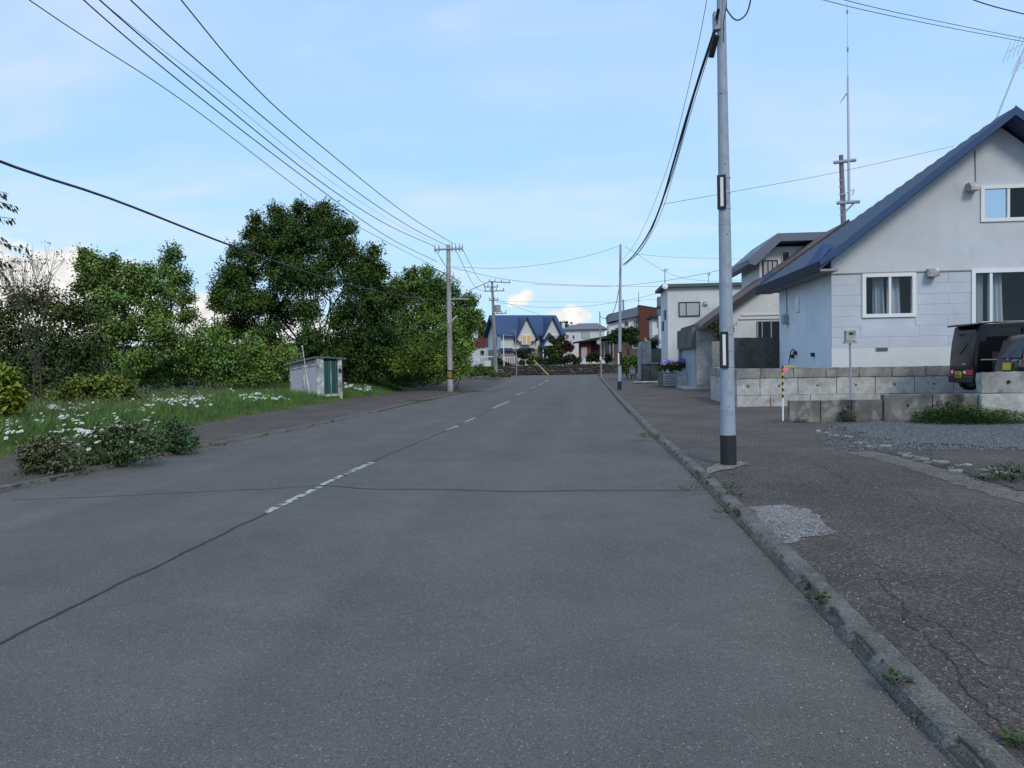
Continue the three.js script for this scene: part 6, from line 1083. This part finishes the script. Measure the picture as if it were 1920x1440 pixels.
{ // low white and lilac fence panels by the left bend
  const f = thing('white_barrier', 'white and lilac panel fence at the left bend of the street', 'fence'), z = -95;
  mesh('fence_panel', RB(868, 678, 896, 695, z, 0.3), mat([0.55, 0.57, 0.75], 0.8), f); mesh('fence_panel', RB(868, 671, 900, 678, z + 0.05, 0.4), M.wallWhite, f); mesh('fence_post', RB(896, 675, 899, 697, z + 0.1, 0.4), M.wallWhite, f); mesh('fence_panel', RB(899, 677, 908, 688, z, 0.2), M.shutterGrey, f); mesh('fence_panel', RB(908, 676, 920, 697, z + 0.1, 0.4), mat([0.62, 0.64, 0.6], 0.8), f); mesh('top_rail', RB(868, 668, 924, 670, z + 0.1, 0.3), M.wallWhite, f);
  const rl = thing('white_railing', 'white railing of thin bars before the blue-roofed far house', 'railing'), zr = -98;
  mesh('top_rail', [RB(932, 669, 990, 670.3, zr, 0.12), RB(932, 684, 990, 685.2, zr, 0.12)], M.wallWhite, rl); for (let i = 0; i < 14; i++) mesh('baluster', RB(934 + i * 4.2, 670.4, 935.4 + i * 4.2, 689, zr - 0.02, 0.08), M.wallWhite, rl);
}
{ // grey-roofed white house
  const z = -118, h = thing('far_house', 'white far house with purple-grey hipped roof right of the blue one', 'house'), a = onZ(1054, 640, z), b = onZ(1080, 640, z), c = onZ(1134, 640, z), y0 = 1, yt = onZ(1090, 617, z).y;
  mesh('wall', bx(a.x, c.x, y0, yt, z - 7, z), M.wallWhite, h);
  const r0 = onZ(1051, 619, z), r1 = onZ(1138, 614, z), yr = onZ(1100, 604, z).y; mesh('roof', (() => { const f = [], A = V(a.x - 0.5, yt - 0.05, z + 0.5), B = V(c.x + 0.5, yt - 0.05, z + 0.5), C = V(c.x + 0.5, yt - 0.05, z - 7.5), Dd = V(a.x - 0.5, yt - 0.05, z - 7.5), E = V(a.x + 2.6, yr, z - 3.5), G = V(c.x - 1, yr, z - 3.5); for (const t of [[A, B, G], [A, G, E], [B, C, G], [Dd, A, E], [C, Dd, E], [C, E, G], [A, Dd, C], [A, C, B]]) for (const q of t) f.push(q.x, q.y, q.z); const g = new THREE.BufferGeometry(); g.setAttribute('position', new THREE.Float32BufferAttribute(f, 3)); g.computeVertexNormals(); return muv(g); })(), M.greyRoof, h);
  flatWindow(h, 1090, 622, 1106, 634, z + 0.02, M.soffit, M.paneLight, [0.5], 1); flatWindow(h, 1060, 627, 1067, 634, z + 0.02, M.white, M.pane, [0.4], 1); flatWindow(h, 1073, 628, 1078, 636, z + 0.02, M.white, M.pane, [], 1);
  mesh('chimney', RB(1053.5, 605, 1059, 616, z - 3, 0.8), M.wallWhite, h);
}
{ // wedge-roofed dark and red house with brick wall
  const z = -96, h = thing('wedge_house', 'red-walled house with dark sloping roofs and a white upper floor', 'house');
  const P = (px, py, dz = 0) => { const q = onZ(px, py, z + dz); return [q.x, q.y]; };
  mesh('upper_wall', prism([P(1141, 608), P(1141, 660), P(1200, 655), P(1200, 590)], z, z - 7), M.wallWhite, h);
  mesh('upper_roof', prism([P(1139, 590), P(1141, 604), P(1199, 592), P(1199, 575)], z + 0.7, z - 7.2), M.slateRoof, h);
  mesh('brick_wall', prism([P(1197, 573), P(1197, 690), P(1236, 690), P(1236, 580)], z + 0.9, z - 6), M.brick, h);
  mesh('brick_coping', prism([P(1196.5, 572.5), P(1196.5, 573.8), P(1237, 580.8), P(1237, 579)], z + 0.95, z - 6.1), M.roofDark, h);
  mesh('red_wall', prism([P(1085, 640, 3), P(1085, 672, 3), P(1108, 672, 3), P(1108, 637, 3)], z + 3, z), M.redWall, h);
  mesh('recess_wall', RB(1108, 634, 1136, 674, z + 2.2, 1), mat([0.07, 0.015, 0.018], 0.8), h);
  mesh('dark_wall', RB(1136, 632, 1197, 678, z + 1.8, 1), mat([0.12, 0.075, 0.06], 0.85), h);
  mesh('lower_roof', prism([P(1074, 641.5, 4), P(1074, 643.5, 4), P(1150, 633.5, 4), P(1150, 627, 4)], z + 4, z + 0.2), M.roofDark, h);
  flatWindow(h, 1090.5, 651, 1100, 672, z + 3.02, M.white, M.paneLight, [], 1); flatWindow(h, 1127, 640, 1150, 671, z + 2.22, M.white, [M.pane, M.pane, M.pane], [0.25, 0.72], 1); flatWindow(h, 1186, 641, 1198, 653, z + 1.82, M.white, M.pane, [], 1.2);
  flatWindow(h, 1146, 618, 1158, 630, z + 0.02, M.soffit, M.pane, [], 1); flatWindow(h, 1170, 602, 1179, 612, z + 0.02, M.white, M.pane, [], 1); flatWindow(h, 1187, 599, 1196, 608, z + 0.02, M.white, M.pane, [0.4], 1);
  mesh('flue', rod(onZ(1169, 583, z - 2), onZ(1168.5, 562, z - 2), 0.12), M.poleConcrete, h);
  const a = thing('roof_aerial', 'thin aerial on the peak of the brick wall', 'aerial'); mesh('mast', rod(onZ(1197.5, 574, z - 0.5), onZ(1197.5, 547, z - 0.5), 0.05), M.metal, a); mesh('coil', rod(onZ(1197.5, 565, z - 0.5), onZ(1197.5, 561, z - 0.5), 0.09), M.metal, a);
  const g = thing('annex_house', 'white annex with dark roof between brick wall and flat-roofed house', 'house'), za = -70; mesh('wall', RB(1223, 597, 1246, 640, za, 3), M.wallWhite, g); mesh('roof', RB(1217, 592, 1247, 596.5, za + 0.4, 3.6), M.roofDark, g); mesh('window', RB(1232, 597, 1244, 614, za + 0.05, 0.1), M.slateRoof, g);
  mesh('lean_to_roof', (() => { const A = onZ(1221, 634, za + 0.5), B = onZ(1246, 619, za + 0.5), C = onZ(1246, 636, za + 1.5); return prism([[A.x, A.y], [C.x, C.y], [B.x, B.y]], za + 0.6, za + 0.1); })(), M.slateRoof, g); mesh('lower_wall', RB(1222, 636, 1250, 668, za + 0.2, 3), M.wallCream, g);
}
reseed(71);
const gb = { ...bs, sprays: 260, per: 12, spray: 0.4, size: 0.2, gap: -0.3, twig: 60 };
const gz = -91;
for (const [nm, lb, pix, col, cat] of [
  ['cloud_pruned_pine', 'small cloud-pruned pine on the stone wall left of the porch', [[972, 660, 6, 0, 0.4], [983, 659, 6, 0, 0.4], [990, 658, 4, 0, 0.4], [978, 667, 6, 0, 0.5], [985, 668, 5, 0, 0.5], [978, 680, 4]], [0.03, 0.045, 0.022]],
  ['garden_shrub', 'yellow-tipped shrub where the yellow guard leans', [[997, 668, 5], [1000, 673, 6], [995, 678, 6]], [0.13, 0.15, 0.03]],
  ['garden_pine', 'rounded green garden pine right of the porch', [[1035, 656, 9, 0, 0.7], [1046, 648, 8, 0, 0.6], [1028, 662, 7, 0, 0.6], [1052, 658, 8, 0, 0.6], [1040, 667, 9, 0, 0.6]], [0.06, 0.085, 0.022]],
  ['garden_pine', 'dark tufted pine top beside the white far house', [[1034, 636, 5, 0, 0.6], [1052, 634, 6, 0, 0.6], [1040, 642, 5, 0, 0.5]], [0.03, 0.05, 0.022]],
  ['maple_shrub', 'dark red-leaved maple before the red-walled house', [[1062, 645, 7], [1068, 652, 7], [1060, 655, 6]], [0.055, 0.03, 0.032]],
  ['garden_shrub', 'dark spreading shrub row along the top of the stone wall', [[1012, 676, 7], [1024, 678, 7], [1040, 678, 8], [1056, 674, 8], [1070, 672, 9], [1082, 676, 7], [1050, 682, 6], [1034, 683, 6]], [0.035, 0.05, 0.025]],
  ['garden_shrub', 'low dark shrubs at the left end of the stone wall', [[940, 684, 7], [950, 687, 6], [960, 688, 5], [935, 676, 6]], [0.035, 0.055, 0.022]],
  ['garden_shrub', 'dark round bush by the red wall at the stone wall top', [[1112, 668, 8], [1120, 671, 7], [1106, 673, 5], [1140, 672, 6]], [0.03, 0.045, 0.02]],
  ['garden_pine', 'broad dark layered pine in front of the brick wall', [[1150, 630, 10, 3, 0.5], [1166, 622, 12, 3, 0.5], [1184, 618, 11, 3, 0.5], [1192, 625, 8, 3, 0.5], [1176, 632, 13, 3, 0.5], [1158, 638, 10, 3, 0.4], [1188, 640, 9, 3, 0.4]], [0.035, 0.062, 0.02]]]) {
  const b = onZ(pix[0][0], 685, gz); tree(nm, lb, V(pix.reduce((s, q) => s + onZ(q[0], q[1], gz).x, 0) / pix.length, 0, gz), gz, pix, { ...gb, col, trunk: nm.includes('pine') || nm.includes('maple') ? 0.09 : 0, fork: 0.55, category: nm.includes('pine') ? 'tree' : 'bush' });
}
{ reseed(72); const L = [[[900, 690, 6], [890, 696, 8], [910, 697, 6], [880, 700, 8]]]; tree('verge_brush', 'grassy green brush at the left bend before the white fence', onZ(890, 705, -70), -70, L[0], { ...gb, sprays: 340, col: [0.09, 0.14, 0.035], size: 0.16 }); tree('verge_brush', 'olive roadside brush at the foot of the transformer pole', onZ(935, 705, -76), -76, [[925, 700, 6], [940, 702, 5], [950, 705, 4]], { ...gb, sprays: 340, col: [0.095, 0.12, 0.04], size: 0.16 }); }

renderer.render(scene, camera);
